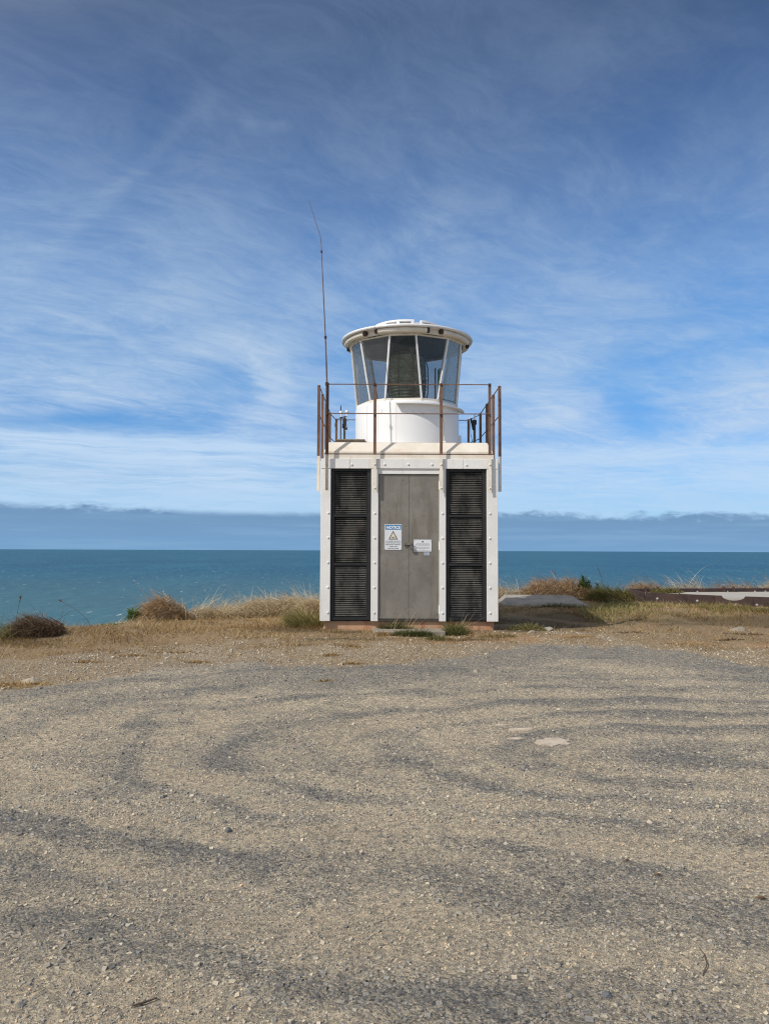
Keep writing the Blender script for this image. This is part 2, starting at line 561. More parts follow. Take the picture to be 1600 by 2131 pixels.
def glass_mat():
    m, N, p, out, pos = mat_new("salt hazed lantern glass")
    N.n.remove(p)
    tr = N.node('ShaderNodeBsdfTransparent')
    tr.inputs[0].default_value = (.80, .81, .82, 1)
    gl = N.node('ShaderNodeBsdfGlossy')
    gl.inputs['Roughness'].default_value = .04
    df = N.node('ShaderNodeBsdfDiffuse')
    df.inputs[0].default_value = (.42, .42, .40, 1)
    fr = N.node('ShaderNodeFresnel')
    fr.inputs[0].default_value = 1.5
    q = N.sep(pos)
    dirt = N.noise(N.xyz(N.mul(q[0], 9), N.mul(q[1], 9), N.mul(q[2], 5)), 1.0, 7.0, .65)
    m1 = N.node('ShaderNodeMixShader')
    N.put(m1.inputs[0], N.add(.04, N.mul(N.step(dirt, .42, .75), .035)))
    N.l.new(tr.outputs[0], m1.inputs[1])
    N.l.new(df.outputs[0], m1.inputs[2])
    m2 = N.node('ShaderNodeMixShader')
    N.put(m2.inputs[0], N.mul(fr.outputs[0], .55))
    N.l.new(m1.outputs[0], m2.inputs[1])
    N.l.new(gl.outputs[0], m2.inputs[2])
    N.l.new(m2.outputs[0], out.inputs[0])
    return m


M_GLASS = glass_mat()


def lens_mat():
    m, N, p, out, pos = mat_new("dark green prism glass")
    n1 = N.noise(pos, 14.0, 5.0, .6)
    N.l.new(N.mix(N.step(n1, .35, .65), (.16, .225, .17), (.44, .56, .44)), p.inputs['Base Color'])
    p.inputs['Roughness'].default_value = .2
    p.inputs['IOR'].default_value = 1.6
    return m


M_LENS = lens_mat()


def sheet_mat(name, c):
    m, N, p, out, pos = mat_new(name)
    N.n.remove(p)
    tr = N.node('ShaderNodeBsdfTransparent')
    tr.inputs[0].default_value = (c[0], c[1], c[2], 1)
    df = N.node('ShaderNodeBsdfTranslucent')
    df.inputs[0].default_value = (c[0], c[1], c[2], 1)
    mx = N.node('ShaderNodeMixShader')
    mx.inputs[0].default_value = .7
    N.l.new(tr.outputs[0], mx.inputs[1])
    N.l.new(df.outputs[0], mx.inputs[2])
    N.l.new(mx.outputs[0], out.inputs[0])
    return m


M_RED = sheet_mat("red colour screen", (.62, .10, .11))
M_GREEN = sheet_mat("green colour screen", (.03, .50, .38))

# ------------------------------------------------------------------ terrain function
EXx = [-60, -14, -9, -5.06, -3.2, -1.4, 0, 3, 5, 9, 60]
EYy = [-8, 5.5, 8.2, 11.1, 13.9, 16.2, 17.2, 18.0, 19.3, 20, 24]


def sst(a, b, x):
    t = np.clip((x - a) / (b - a), 0, 1)
    return t * t * (3 - 2 * t)


def hash2(i, j, s):
    h = (i.astype(np.int64) * 374761393 + j.astype(np.int64) * 668265263 + s * 1274126177) & 0xffffffff
    h = ((h ^ (h >> 13)) * 1103515245) & 0xffffffff
    h = (h ^ (h >> 16)) & 0xffff
    return h / 65535.0


def vnoise(x, y, s=0):
    i, j = np.floor(x), np.floor(y)
    fx, fy = x - i, y - j
    fx, fy = fx * fx * (3 - 2 * fx), fy * fy * (3 - 2 * fy)
    a, b = hash2(i, j, s), hash2(i + 1, j, s)
    c, d = hash2(i, j + 1, s), hash2(i + 1, j + 1, s)
    return (a * (1 - fx) + b * fx) * (1 - fy) + (c * (1 - fx) + d * fx) * fy


def fbm(x, y, s=0, o=4, g=.5):
    r, a, t = 0, 1, 0
    for k in range(o):
        r = r + a * vnoise(x * 2 ** k + 17.3 * k, y * 2 ** k - 9.1 * k, s + k)
        t += a
        a *= g
    return r / t


def edge(x):
    return np.interp(x, EXx, EYy) + .35 * (vnoise(np.asarray(x) * .9, np.asarray(x) * 0 + 3.3, 5) - .5)


def gz(x, y):
    x, y = np.asarray(x, float), np.asarray(y, float)
    z = .064 * np.clip(y - 4, 0, 7.3)
    z = z + .10 * sst(12.6, 15.2, y) * sst(.5, 2.5, x) - .05 * sst(1.5, 3, x) * sst(10.5, 12, y) * (1 - sst(12.6, 14.5, y))
    d = y - edge(x)
    z = z - .06 * sst(-.8, .3, d) - np.clip(d, 0, 60) ** 1.25 * .95
    near = sst(1.5, 0, np.abs(x - .35) - 1.2) * sst(1.5, 0, np.abs(y - 12.7) - 1.5)
    rough = (fbm(x * 1.1, y * 1.1, 3, 3) - .5) * (.05 + .05 * sst(8.5, 10.5, y)) * (1 - .7 * near)
    rough = rough + (vnoise(x * 3.2, y * 3.2, 9) - .5) * .014
    return np.maximum(z + rough, -75)


def gzs(x, y):
    return float(gz(np.array([x]), np.array([y]))[0])


# swathes of loose grey stone raked up by turning tyres: x0, y0, x1, y1, half width
SW = [(-2.02, 6.55, -1.63, 6.72, 0.12), (-1.0, 6.26, -0.54, 6.1, 0.14), (-0.37, 5.71, 0.01, 5.33, 0.15), (-1.21, 6.61, -0.79, 6.72, 0.09), (-0.87, 7.36, -0.6, 7.47, 0.09), (-0.62, 6.97, -0.35, 7.06, 0.1), (-1.29, 5.83, -0.85, 5.55, 0.14), (-0.72, 5.18, -0.44, 5.01, 0.11), (-0.9, 4.93, -0.72, 4.81, 0.06), (-1.21, 4.57, -1.02, 4.68, 0.08), (-0.62, 4.67, -0.41, 4.59, 0.07), (-1.98, 5.48, -1.56, 5.09, 0.19), (-1.25, 4.33, -0.65, 4.0, 0.15), (-2.2, 4.71, -1.64, 4.21, 0.25), (-1.4, 3.59, -1.05, 3.4, 0.11), (-1.03, 3.31, -0.47, 3.12, 0.12), (-0.49, 3.05, 0.01, 2.9, 0.11), (-0.74, 3.83, -0.24, 3.73, 0.09), (-0.28, 3.7, -0.23, 3.58, 0.07), (-0.49, 3.43, -0.41, 3.38, 0.04), (-1.23, 2.86, -1.0, 2.9, 0.06), (0.82, 6.47, 1.41, 6.23, 0.36), (1.44, 6.35, 3.14, 6.57, 0.19), (1.41, 6.94, 3.45, 7.22, 0.13), (0.01, 8.21, 2.3, 8.08, 0.13), (0.66, 7.31, 2.88, 7.41, 0.12), (0.15, 6.09, 0.69, 5.71, 0.18), (0.23, 5.28, 0.78, 5.21, 0.19), (0.85, 5.45, 1.16, 5.53, 0.07), (1.32, 5.28, 1.97, 5.01, 0.15), (0.85, 4.77, 1.97, 4.6, 0.12), (2.17, 4.94, 2.42, 4.97, 0.07), (0.34, 4.39, 0.75, 4.34, 0.11), (0.68, 4.05, 1.6, 3.92, 0.1), (0.25, 3.8, 1.0, 3.39, 0.21), (1.02, 3.43, 1.57, 3.24, 0.17), (0.01, 2.94, 0.5, 2.9, 0.1), (1.84, 5.73, 2.67, 5.61, 0.14), (1.43, 7.95, 3.68, 7.7, 0.1), (-0.51, 8.69, 1.62, 8.98, 0.2),
      # outside the photograph the yard goes on the same way
      (3.2, 5.0, 5.2, 4.4, .2), (3.6, 6.2, 6.0, 5.8, .2), (-4.6, 5.6, -3.2, 5.2, .2), (-4.2, 4.0, -2.8, 3.6, .2), (2.4, 2.6, 4.0, 2.2, .2), (-3.2, 2.4, -1.6, 2.0, .2)]
GEX = [-12, -6, -5, -4.04, -3.64, -3.09, -2.34, -1.29, -0.52, 0.28, 1.17, 2.07, 3.04, 3.74, 4.28, 4.79, 6, 12]
GEY = [3.5, 5.6, 6.4, 7.14, 7.64, 7.98, 8.73, 9.05, 8.86, 9.19, 9.71, 10.44, 10.13, 9.61, 8.94, 8.43, 7.6, 6.0]
BEX = [-12, -5.09, -4.53, -3.59, -2.48, -1.26, -0.63, 0.3, 1.2, 2.2, 3.0, 4.0, 5.0, 12]
BEY = [5.2, 8.7, 9.2, 9.75, 10.1, 10.2, 10.1, 10.1, 10.25, 10.8, 10.6, 10.0, 9.4, 8.0]


def masks(x, y):
    wx = x + .22 * (fbm(x * 2.2, y * 2.2, 21, 3) - .5) * 2
    wy = y + .12 * (fbm(x * 2.2, y * 2.2, 31, 3) - .5) * 2
    g = np.zeros_like(x)
    for x0, y0, x1, y1, h in SW:
        dx, dy = x1 - x0, y1 - y0
        L2 = dx * dx + dy * dy
        t = np.clip(((wx - x0) * dx + (wy - y0) * dy) / L2, 0, 1)
        d = np.hypot(wx - x0 - t * dx, (wy - y0 - t * dy))
        tap = 1 - .35 * np.abs(t - .5) * 2
        g = np.maximum(g, sst(1.55, .35, d / (h * tap)))
    back = fbm(x * 1.3 + .5 * y, y * 3.0, 41, 4)
    # arcs left by vehicles turning round a point right of the middle of the yard
    wv1, wv2 = fbm(x * .55, y * .55, 101, 3) - .5, fbm(x * 1.6, y * 1.6, 111, 3) - .5
    rho = np.hypot((x - 2.5) / 2.35, (y - 5.95) / 1.0 + .10 * (x - 2.5) / 2.35) + .75 * wv1 + .20 * wv2
    arcs = .5 + .5 * np.sin(2 * np.pi * (rho * 2.15 + .10)) + .30 * np.sin(2 * np.pi * (rho * 4.7 + .3 + wv2))
    rho2 = np.hypot((x + 3.2) / 1.9, (y - .8) / 1.0) + .9 * wv1 + .25 * wv2
    arcs2 = .5 + .5 * np.sin(2 * np.pi * rho2 * 1.15)
    wmix = sst(.50, .68, fbm(x * .45 + 3, y * .6, 131, 3) + .12 * sst(4.6, 3.2, y) - .06)
    arcs = arcs * (1 - wmix) + arcs2 * wmix
    arcs = np.clip(arcs * (.30 + 1.35 * fbm(x * 1.1, y * 1.6, 121, 4)), 0, 1.2)
    g = np.clip(.52 * g * (.60 + .55 * np.clip(arcs, 0, 1)) + .56 * arcs * (1 - .4 * g) + .34 * sst(.36, .70, back) * (1 - .5 * g) - .15 + .18 * sst(6.3, 8.3, y), 0, 1)
    g = np.maximum(g, .75 * sst(1.2, .35, np.abs(wy - np.interp(x, GEX, GEY) + .45)) * sst(-3.5, -.5, x))
    n = fbm(x * 2.6, y * 2.6, 51, 4) - .5
    dirt = sst(-.30, .25, y - np.interp(x, GEX, GEY) + n * .9)
    grass = sst(-.5, .4, y - np.interp(x, BEX, BEY) + n * 1.6)
    return g, dirt, grass


def spots(x, y, pts):
    r = np.zeros_like(x)
    n = fbm(x * 4, y * 4, 61, 3) - .5
    for px, py, rx, ry in pts:
        r = np.maximum(r, sst(1.3, .5, np.hypot((x - px) / rx, (y - py) / ry) + n * 1.2))
    return r


ORANGE = [(1.86, 10.66, .38, .22), (1.35, 10.55, .5, .14), (2.5, 10.85, .3, .16), (4.6, 10.3, .8, .15), (.9, 10.45, .4, .1), (1.7, 10.95, .4, .12)]
OLIVE_SHADE = [(-1.2, 11.3, .5, .25), (-.4, 10.55, .6, .12), (1.1, 10.6, .5, .1), (1.9, 11.4, .4, .2), (-5.0, 10.2, .9, .3), (5.8, 13.2, 2.0, .7), (2.35, 12.7, 1.0, .8), (3.1, 13.6, .9, .5), (-.5, 11.1, .3, .1)]  # olive growth; the two spots beside the right wall paint the tower's shadow darker


def build_ground():
    def axis(lo, hi, st, far0, far1, g=1.22):
        a = list(np.arange(lo, hi, st))
        s_, v = st, a[-1]
        while v < far1:
            s_ *= g
            v += s_
            a.append(v)
        s_, v = st, a[0]
        while v > far0:
            s_ *= g
            v -= s_
            a.insert(0, v)
        return np.array(a)
    xs = axis(-6.2, 9.5, .045, -140, 140)
    ys = axis(1.3, 13.0, .045, -90, 13.0)
    ys = np.concatenate([ys, np.arange(13.06, 22, .10), 22 + np.cumsum(.1 * 1.2 ** np.arange(28))])
    X, Y = np.meshgrid(xs, ys)
    x, y = X.ravel(), Y.ravel()
    z = gz(x, y)
    g, dirt, grass = masks(x, y)
    z = z + .012 * g * (1 - dirt)
    nx, ny = len(xs), len(ys)
    idx = np.arange(nx * ny).reshape(ny, nx)
    Q = np.stack([idx[:-1, :-1], idx[:-1, 1:], idx[1:, 1:], idx[1:, :-1]], -1).reshape(-1, 4)
    me = fast_mesh("ground", np.stack([x, y, z], 1), Q,
                   dict(stone=g, dirt=dirt, grassy=grass, orange=spots(x, y, ORANGE), olive=spots(x, y, OLIVE_SHADE)))
    for p in me.polygons:
        p.use_smooth = True
    m, N, p, out, pos = mat_new("gravel yard and dry headland soil")
    st, di, gr = N.attr('stone'), N.attr('dirt'), N.attr('grassy')
    v1 = N.sep(N.voronoi(pos, 75.0, 'Color'))
    v2 = N.sep(N.voronoi(pos, 150.0, 'Color'))
    v3 = N.sep(N.voronoi(pos, 34.0, 'Color'))
    n1 = N.noise(pos, 9.0, 6.0, .65)
    n2 = N.noise(pos, 1.3, 5.0, .6)
    nf = N.noise(pos, 190.0, 3.0, .7)
    sand = N.mix(N.step(n2, .35, .65), (.64, .535, .385), (.73, .615, .445))
    sand = N.mix(N.mul(N.step(n1, .45, .75), .5), sand, (.49, .42, .33))
    sand = N.mix(N.mul(N.step(nf, .42, .68), .45), sand, (.36, .31, .245))
    chip = N.ramp(v1[0], [(0, (.10, .105, .11)), (.35, (.20, .20, .20)), (.7, (.31, .30, .275)), (.93, (.42, .375, .30)), (1, (.58, .51, .41))])
    chip2 = N.ramp(v2[1], [(0, (.125, .128, .132)), (.5, (.25, .245, .232)), (1, (.41, .37, .30))])
    chips = N.mix(N.step(v3[2], .35, .65), chip, chip2)
    n3 = N.noise(pos, 3.6, 4.0, .6)
    thr = N.add(st, N.mul(N.add(v2[0], -.5), .95), N.mul(N.add(n1, -.5), .8), N.mul(N.add(n3, -.5), .5))
    yard = N.mix(N.step(thr, .27, .74), sand, chips)
    # sprinkled single chips on the sand
    yard = N.mix(N.mul(N.step(N.add(v1[1], N.mul(N.add(n1, -.5), .5)), .68, .80), .5), yard, chip)
    yard = N.mix(N.mul(N.step(v2[2], .74, .84), .5), yard, chip2)
    v4 = N.sep(N.voronoi(pos, 52.0, 'Color'))
    yard = N.mix(1.0, yard, N.ramp(v4[0], [(0, (.62, .62, .64)), (.3, (.88, .88, .88)), (.75, (1.05, 1.04, 1.03)), (1, (1.32, 1.29, 1.25))]), 'MULTIPLY')
    # pale coarse gravel and soil beyond the yard
    pg = N.ramp(v1[0], [(0, (.20, .15, .10)), (.4, (.36, .27, .175)), (.8, (.47, .37, .25)), (1, (.60, .50, .37))])
    pg2 = N.ramp(v1[2], [(0, (.21, .155, .10)), (.5, (.37, .28, .185)), (1, (.52, .42, .30))])
    dirtc = N.mix(N.step(n1, .4, .62), pg, pg2)
    straw = N.mix(N.step(N.noise(pos, 26.0, 6.0, .7), .35, .68), (.24, .165, .09), (.45, .33, .20))
    dirtc = N.mix(N.mul(N.step(N.add(gr, N.mul(N.add(n1, -.5), .9)), .35, .75), .85), dirtc, straw)
    dirtc = N.mix(N.mul(N.attr('orange'), .8), dirtc, N.mix(N.step(n1, .3, .7), (.46, .25, .11), (.42, .30, .18)))
    dirtc = N.mix(N.mul(N.attr('olive'), .65), dirtc, (.105, .085, .045))  # olive growth, plus painted shade where the tower's shadow falls
    c = N.mix(N.step(N.add(di, N.mul(N.add(v3[1], -.5), .5)), .3, .7), yard, dirtc)
    N.l.new(c, p.inputs['Base Color'])
    p.inputs['Roughness'].default_value = .95
    p.inputs['Specular IOR Level'].default_value = .2
    h1 = N.voronoi(pos, 75.0, 'Distance')
    h2 = N.voronoi(pos, 150.0, 'Distance')
    amt = N.add(.35, N.mul(st, .8))
    nb1 = N.noise(pos, 70.0, 6.0, .72)
    h = N.add(N.mul(N.m('SUBTRACT', 1.0, h1), N.mul(amt, .45)), N.mul(nb1, 1.7), N.mul(nf, .7), N.mul(v1[0], N.mul(amt, .35)))
    bump(N, p, h, 1.0, .018)
    o = link("ground", me, m)
    tag(o, "gravel yard rising to a dry headland", None, None, 'structure')


build_ground()


def build_sea():
    n = 96
    mb = MB()
    vs = [(0, 2000, -60)] + [(70000 * math.sin(2 * math.pi * i / n), 70000 * math.cos(2 * math.pi * i / n), -60) for i in range(n)]
    mb.raw(vs, [(0, 1 + (i + 1) % n, 1 + i) for i in range(n)])
    m, N, p, out, pos = mat_new("open sea")
    q = N.sep(pos)
    dist = N.m('SQRT', N.add(N.mul(q[0], q[0]), N.mul(q[1], q[1])))
    n1 = N.noise(N.xyz(N.mul(q[0], .0009), N.mul(q[1], .0004), 0.0), 1.0, 5.0, .6)
    c = N.mix(N.step(n1, .35, .65), (.004, .070, .138), (.009, .088, .155))
    # water is browner and paler over the shallows near the shore
    c = N.mix(N.step(dist, 2600, 450), c, (.052, .125, .150))
    sw = N.noise(N.xyz(N.mul(q[0], .006), N.mul(q[1], .0011), 9.0), 1.0, 4.0, .6)
    c = N.mix(N.mul(N.step(sw, .45, .65), .30), c, (.03, .15, .20))
    ch = N.noise(N.xyz(N.mul(q[0], .085), N.mul(q[1], .018), 3.0), 1.0, 6.0, .72)
    c = N.mix(N.mul(N.step(ch, .48, .66), .55), c, (.085, .185, .215))
    c = N.mix(N.mul(N.step(ch, .48, .34), .50), c, (.014, .070, .105))
    # scattered whitecaps
    cap = N.noise(N.xyz(N.mul(q[0], .11), N.mul(q[1], .022), 6.0), 1.0, 2.0, .5)
    cap = N.mul(N.step(cap, .700, .735), N.step(dist, 9000, 3000))
    c = N.mix(cap, c, (.62, .66, .68))
    N.l.new(c, p.inputs['Base Color'])
    p.inputs['Roughness'].default_value = .45
    p.inputs['Specular IOR Level'].default_value = .12
    h = N.add(N.noise(N.xyz(N.mul(q[0], .10), N.mul(q[1], .16), 0.0), 1.0, 6.0, .6), N.mul(N.noise(N.xyz(N.mul(q[0], .6), N.mul(q[1], .9), 2.0), 1.0, 3.0, .6), .3))
    bump(N, p, h, .7, 1.6)
    o = mb.build("sea", m)
    tag(o, "open blue sea to the horizon", None, None, 'structure')


build_sea()

# ------------------------------------------------------------------ lighthouse
CX, CY = 0.352, 12.72           # lantern axis
FY = 11.30                      # front plane of the white panels
XL, XR, YB = -0.905, 1.607, 14.30
Z0, ZD, ZH0, ZH1 = 0.595, 2.676, 2.755, 2.894
LH = thing("lighthouse", "small square white lighthouse with grey steel doors, black louvres and a glazed lantern", "lighthouse", (0.351, 12.8, 0.45))


def P_(mb, name, mat, parent=LH, **k):
    return mb.build(name, mat, parent, **k)


mb = MB()
mb.box(XL + .05, XR - .05, 11.385, YB - .02, .38, Z0 - .002)
P_(mb, "footing", M_FOOT, bevel=.01)
# hollow core walls leaving the louvre and door bays open
mb = MB()
mb.box(XL + .012, XL + .06, 11.402, YB, Z0, 2.885)
mb.box(XR - .06, XR - .012, 11.402, YB, Z0, 2.885)
mb.box(XL + .062, XR - .062, YB - .05, YB - .001, Z0, 2.885)
mb.box(XL + .062, XR - .062, 11.47, 11.52, Z0, 2.885)
wall = P_(mb, "wall", M_WHITE)
# front panel strips
strips = [(XL, -.763), (-.189, -.088), (.775, .870), (1.448, XR)]
for a, b in strips:
    mb = MB().box(a, b, FY, 11.40, Z0, ZH0 - .001)
    P_(mb, "corner_panel" if b - a > .12 else "pillar_panel", M_WHITE, bevel=.004)
# header
hx = [(XL, -.492, 11.294), (-.489, -.12, 11.2945), (-.118, .822, 11.288), (.824, 1.118, 11.2945), (1.121, XR, 11.294)]
for a, b, y in hx:
    mb = MB().box(a, b, y, 11.40, ZH0, ZH1)
    P_(mb, "header_panel", M_WHITE, bevel=.004)
P_(MB().box(-.087, .774, 11.308, 11.40, ZD + .004, ZH0 - .002), "door_header", M_WHITE, bevel=.003)
P_(MB().box(XL + .05, XR - .05, 11.335, 14.24, ZH1, 2.958), "cornice_band", M_CREAM, bevel=.004)
for xj in (-.545, -.455, .905, 1.105, 1.015):
    pass
# side header panels
for a, b in ((XL, XL + .014), (XR - .014, XR)):
    P_(MB().box(a, b, 11.402, YB, 2.755, ZH1), "header_panel", M_WHITE)
# chamfered roof slab
x0, x1 = -.868, 1.541
lo, hi = 2.972, 3.152
ins = .13
mb = MB()
b = [(x0, 11.335, lo), (x1, 11.335, lo), (x1, 14.23, lo), (x0, 14.23, lo)]
b2 = [(p[0], p[1], lo + .03) for p in b]
t = [(x0 + ins * .5, 11.335 + ins, hi), (x1 - ins * .5, 11.335 + ins, hi), (x1 - ins * .5, 14.23 - ins, hi), (x0 + ins * .5, 14.23 - ins, hi)]
vs = b + b2 + t
fs = [(3, 2, 1, 0), (8, 9, 10, 11)] + [(i, (i + 1) % 4, 4 + (i + 1) % 4, 4 + i) for i in range(4)] + [(4 + i, 4 + (i + 1) % 4, 8 + (i + 1) % 4, 8 + i) for i in range(4)]
mb.raw(vs, fs)
P_(mb, "roof_slab", M_CREAM, bevel=.006)
P_(MB().box(x0 + .01, x1 - .01, 11.342, 14.22, 2.9585, 2.9715), "rust_joint", M_RUST)


def bolts(parent, pts, axis, r=.0165, h=.02, mat=None):
    first = None
    for c in pts:
        if first is None:
            first = MB().dome((0, 0, 0), axis, r, h).build("bolt", mat or M_WHITE, None, smooth=True)
            first.parent = parent
            o = first
        else:
            o = first.copy()
            col.objects.link(o)
            o.parent = parent
        off = Vector((0, 0, 0))
        p = parent
        while p is not None:
            off += p.location
            p = p.parent
        o.location = Vector(c) - off


rows = [2.12, 1.77, 1.42, 1.07, .715]
bolts(LH, [(-.795, FY, z) for z in rows] + [(-.139, FY, z) for z in rows] + [(.822, FY, z) for z in rows] + [(1.492, FY, z) for z in rows]
      + [(-.468, 11.294, 2.81), (1.16, 11.294, 2.81), (.0, 11.288, 2.815), (.335, 11.288, 2.815), (.67, 11.288, 2.815)], (0, -1, 0), .0135, .013)

# louvres
for a, b in ((-.761, -.191), (.872, 1.446)):
    zb, zt = Z0 + .012, ZH0 - .006
    fw = .058
    fr = MB()
    fr.box(a, a + fw - .012, 11.335, 11.40, zb, zt)
    fr.box(b - fw, b, 11.332, 11.40, zb, zt)
    fr.box(a + fw - .010, b - fw - .002, 11.336, 11.40, zt - .03, zt)
    fr.box(a + fw - .010, b - fw - .002, 11.336, 11.40, zb, zb + .045)
    fr.box(a, b, 11.45, 11.465, zb, zt)
    lv = P_(fr, "louvre_panel", M_BLACK)
    xa, xb = a + fw - .011, b - fw - .001
    for zc in (2.085, 1.395):
        P_(MB().box(xa, xb, 11.334, 11.385, zc - .017, zc + .017), "crossbar", M_BLACK, lv)
    for (s0, s1) in ((zb + .052, 1.395 - .026), (1.395 + .026, 2.085 - .026), (2.085 + .026, zt - .036)):
        sl = MB()
        nS = int(round((s1 - s0) / .0262))
        for k in range(nS):
            zc = s0 + (k + .5) * (s1 - s0) / nS
            jz = random.uniform(-.0012, .0012)
            c = Vector(((xa + xb) / 2, 11.362, zc + jz))
            an = R(38 + random.uniform(-4, 4))
            sl.obox(c, ((xb - xa) / 2 - .003, 0, random.uniform(-.001, .001)), (0, .0150 * math.cos(an), .0150 * math.sin(an)), (0, -.0018 * math.sin(an), .0018 * math.cos(an)))
        P_(sl, "slats", M_SLAT, lv)

# doors
P_(MB().box(-.087, .774, 11.352, 11.40, Z0, Z0 + .03), "threshold", M_STEEL)
leafs = []
for a, b in ((-.084, .3435), (.3475, .771)):
    lf = MB().box(a, b, 11.330, 11.352, Z0 + .035, ZD)
    lf.box(a + .001, b - .001, 11.327, 11.33 - .0005, Z0 + .036, Z0 + .075)
    leafs.append(P_(lf, "door_leaf", M_DOOR, bevel=.003))
P_(MB().box(-.087, .774, 11.375, 11.398, Z0 + .031, ZD), "door_backing", M_BLACK)
for lf, xh in ((leafs[0], -.092), (leafs[1], .777)):
    for z in (2.52, 1.66, .76):
        P_(MB().tube([(xh, 11.318, z - .06), (xh, 11.318, z + .06)], .011, 8), "hinge", M_WHITE if xh > 0 else M_DRUST, lf)
hb = MB().box(.285, .40, 11.308, 11.3265, 1.668, 1.700)
hb.box(.278, .30, 11.300, 11.3265, 1.664, 1.704)
P_(hb, "hasp", M_STEEL, leafs[0], bevel=.004)
pk = thing("padlock", "small dull padlock hanging from the hasp between the two grey doors", "padlock", (.385, 11.30, 1.63))
MB().box(.362, .412, 11.275, 11.303, 1.610, 1.660).build("body", M_STEEL, pk, bevel=.006)
MB().tube([(.372, 11.29, 1.655), (.372, 11.29, 1.69), (.378, 11.29, 1.702), (.396, 11.29, 1.702), (.402, 11.29, 1.69), (.402, 11.29, 1.655)], .005, 8).build("shackle", M_STEEL, pk, smooth=True)

# railing: angle posts, rods
rail = thing("railing", None, None, (0, 0, 0))
rail.parent = LH
rail.location = -LH.location
RT, RM = 3.958, 3.531


def post(x, y, face, flange, zb=2.438, zsplit=2.945, zt=RT + .012, w=.042, leg=.05):
    """angle iron: broad plate facing `face`, narrow leg on one side (flange = -1/+1 side, sign of third value = out or in)"""
    side, out = flange
    def shape(z0, z1):
        m_ = MB()
        if face == 'y':
            m_.box(x - w / 2, x + w / 2, y, y + .005, z0, z1)
            xf = x - w / 2 if side < 0 else x + w / 2 - .005
            if out < 0:
                m_.box(xf, xf + .005, y - leg, y - .0003, z0, z1)
            else:
                m_.box(xf, xf + .005, y + .0053, y + leg - .005, z0, z1)
        else:
            m_.box(x - .0025, x + .0025, y - w / 2, y + w / 2, z0, z1)
            xo = x - leg if out < 0 else x + .0028
            m_.box(xo, xo + leg - .003, y - w / 2, y - w / 2 + .005, z0, z1)
        return m_
    p = shape(zsplit, zt).build("post", M_RUST, rail)
    bk = shape(zb, zsplit - .001).build("bracket", M_BRACKET, p)
    return p, bk


fx = [(-.815, (-1, -1)), (-.140, (1, 1)), (.799, (1, 1)), (1.487, (1, 1))]
for x, fl in fx:
    p, bk = post(x, 11.243, 'y', fl)
    bolts(bk, [(x, 11.243, 2.475), (x, 11.243, 2.81)], (0, -1, 0), .011, .014, M_BRACKET)
    MB().box(x - .013, x + .013, 11.228, 11.2428, RM - .03, RM + .0).build("clip", M_DRUST, p)
    MB().box(x - .016, x + .016, 11.228, 11.2428, RT - .02, RT + .005).build("clip", M_DRUST, p)
sideY = [11.42, 12.08, 12.84, 13.72]
for y in sideY:
    post(XL - .0275, y, 'x', (0, -1), w=.04, leg=.038)
    post(XR + .0275, y, 'x', (0, 1), w=.04, leg=.038)
for x in (-.876, -.2, .85, 1.51):
    post(x, YB + .04, 'y', (1, 1), w=.04)


def rod(*pts):
    MB().tube(pts, .0075, 6).build("rail_rod", M_RUST, rail)


for z in (RT - .008, RM):
    rod((-.82, 11.236, z), (1.50, 11.236, z))
    rod((-.88, YB + .05, z), (1.52, YB + .05, z))
    rod((XL - .036, 11.40, z), (XL - .036, 13.76, z), (-.885, YB + .04, z))
    rod((XR + .036, 11.40, z), (XR + .036, 13.76, z), (1.52, YB + .04, z))

# lantern drum
dr = MB()
dr.lathe([(.80, 3.12), (.821, 3.13), (.821, 3.82), (.812, 3.85), (.806, 3.862), (.74, 3.862), (.74, 3.30), (.0, 3.30)], CX, CY, 96)
drum = P_(dr, "lantern_drum", M_DRUM, smooth=True)
for a in (-50, -34, -13):
    sm = MB().lathe([(.8215, 3.14), (.8245, 3.14), (.8245, 3.81), (.8215, 3.81)], CX, CY, 1, a, a + .35, True)
    P_(sm, "seam", M_DRUM, drum)
# curved hood over the hatch
hood = MB().lathe([(.8222, 3.800), (.915, 3.788), (.915, 3.803), (.8222, 3.822)], CX, CY, 40, -12.5, 88, True)
P_(hood, "hatch_hood", M_DRUM, drum, smooth=True)
hatch = MB().lathe([(.8222, 3.17), (.830, 3.17), (.830, 3.76), (.8222, 3.76)], CX, CY, 24, 42, 84, True)
P_(hatch, "hatch_door", M_DRUM, drum, smooth=True)


def on_drum(a, z, r=.822):
    return Vector((CX + r * math.sin(R(a)), CY - r * math.cos(R(a)), z))


for z in (3.60, 3.24):
    n_ = Vector((math.sin(R(40)), -math.cos(R(40)), 0))
    c = on_drum(40, z)
    MB().tube([c, c + n_ * .05 + Vector((0, 0, .01)), c + n_ * .065 + Vector((0, 0, -.03)), c + n_ * .04 + Vector((-.01, 0, -.06))], [.012, .011, .011, .008], 8).build("hatch_clamp", M_DRUM, drum, smooth=True)
bx = MB().lathe([(.8222, 3.15), (.87, 3.15), (.87, 3.42), (.8222, 3.42)], CX, CY, 4, 82, 92, True)
P_(bx, "junction_box", M_DRUM, drum)
c = on_drum(-31, 3.70)
pl = MB().lathe([(.8222, 3.665), (.8262, 3.665), (.8262, 3.735), (.8222, 3.735)], CX, CY, 2, -33, -28.5, True)
P_(pl, "patch_plate", M_DRUM, drum)

# glazing: 12 panes, mullions leaning alternately
ZG0, ZG1 = 3.895, 4.818
RB, RTP = .800, .905
top_a, bot_a = [], []
for k in range(6):
    c = -5.6 + 60 * k
    top_a += [c - 12.5, c + 12.5]
    bot_a += [c - 20.0, c + 20.0]


def ring_pt(a, r, z):
    return Vector((CX + r * math.sin(R(a)), CY - r * math.cos(R(a)), z))


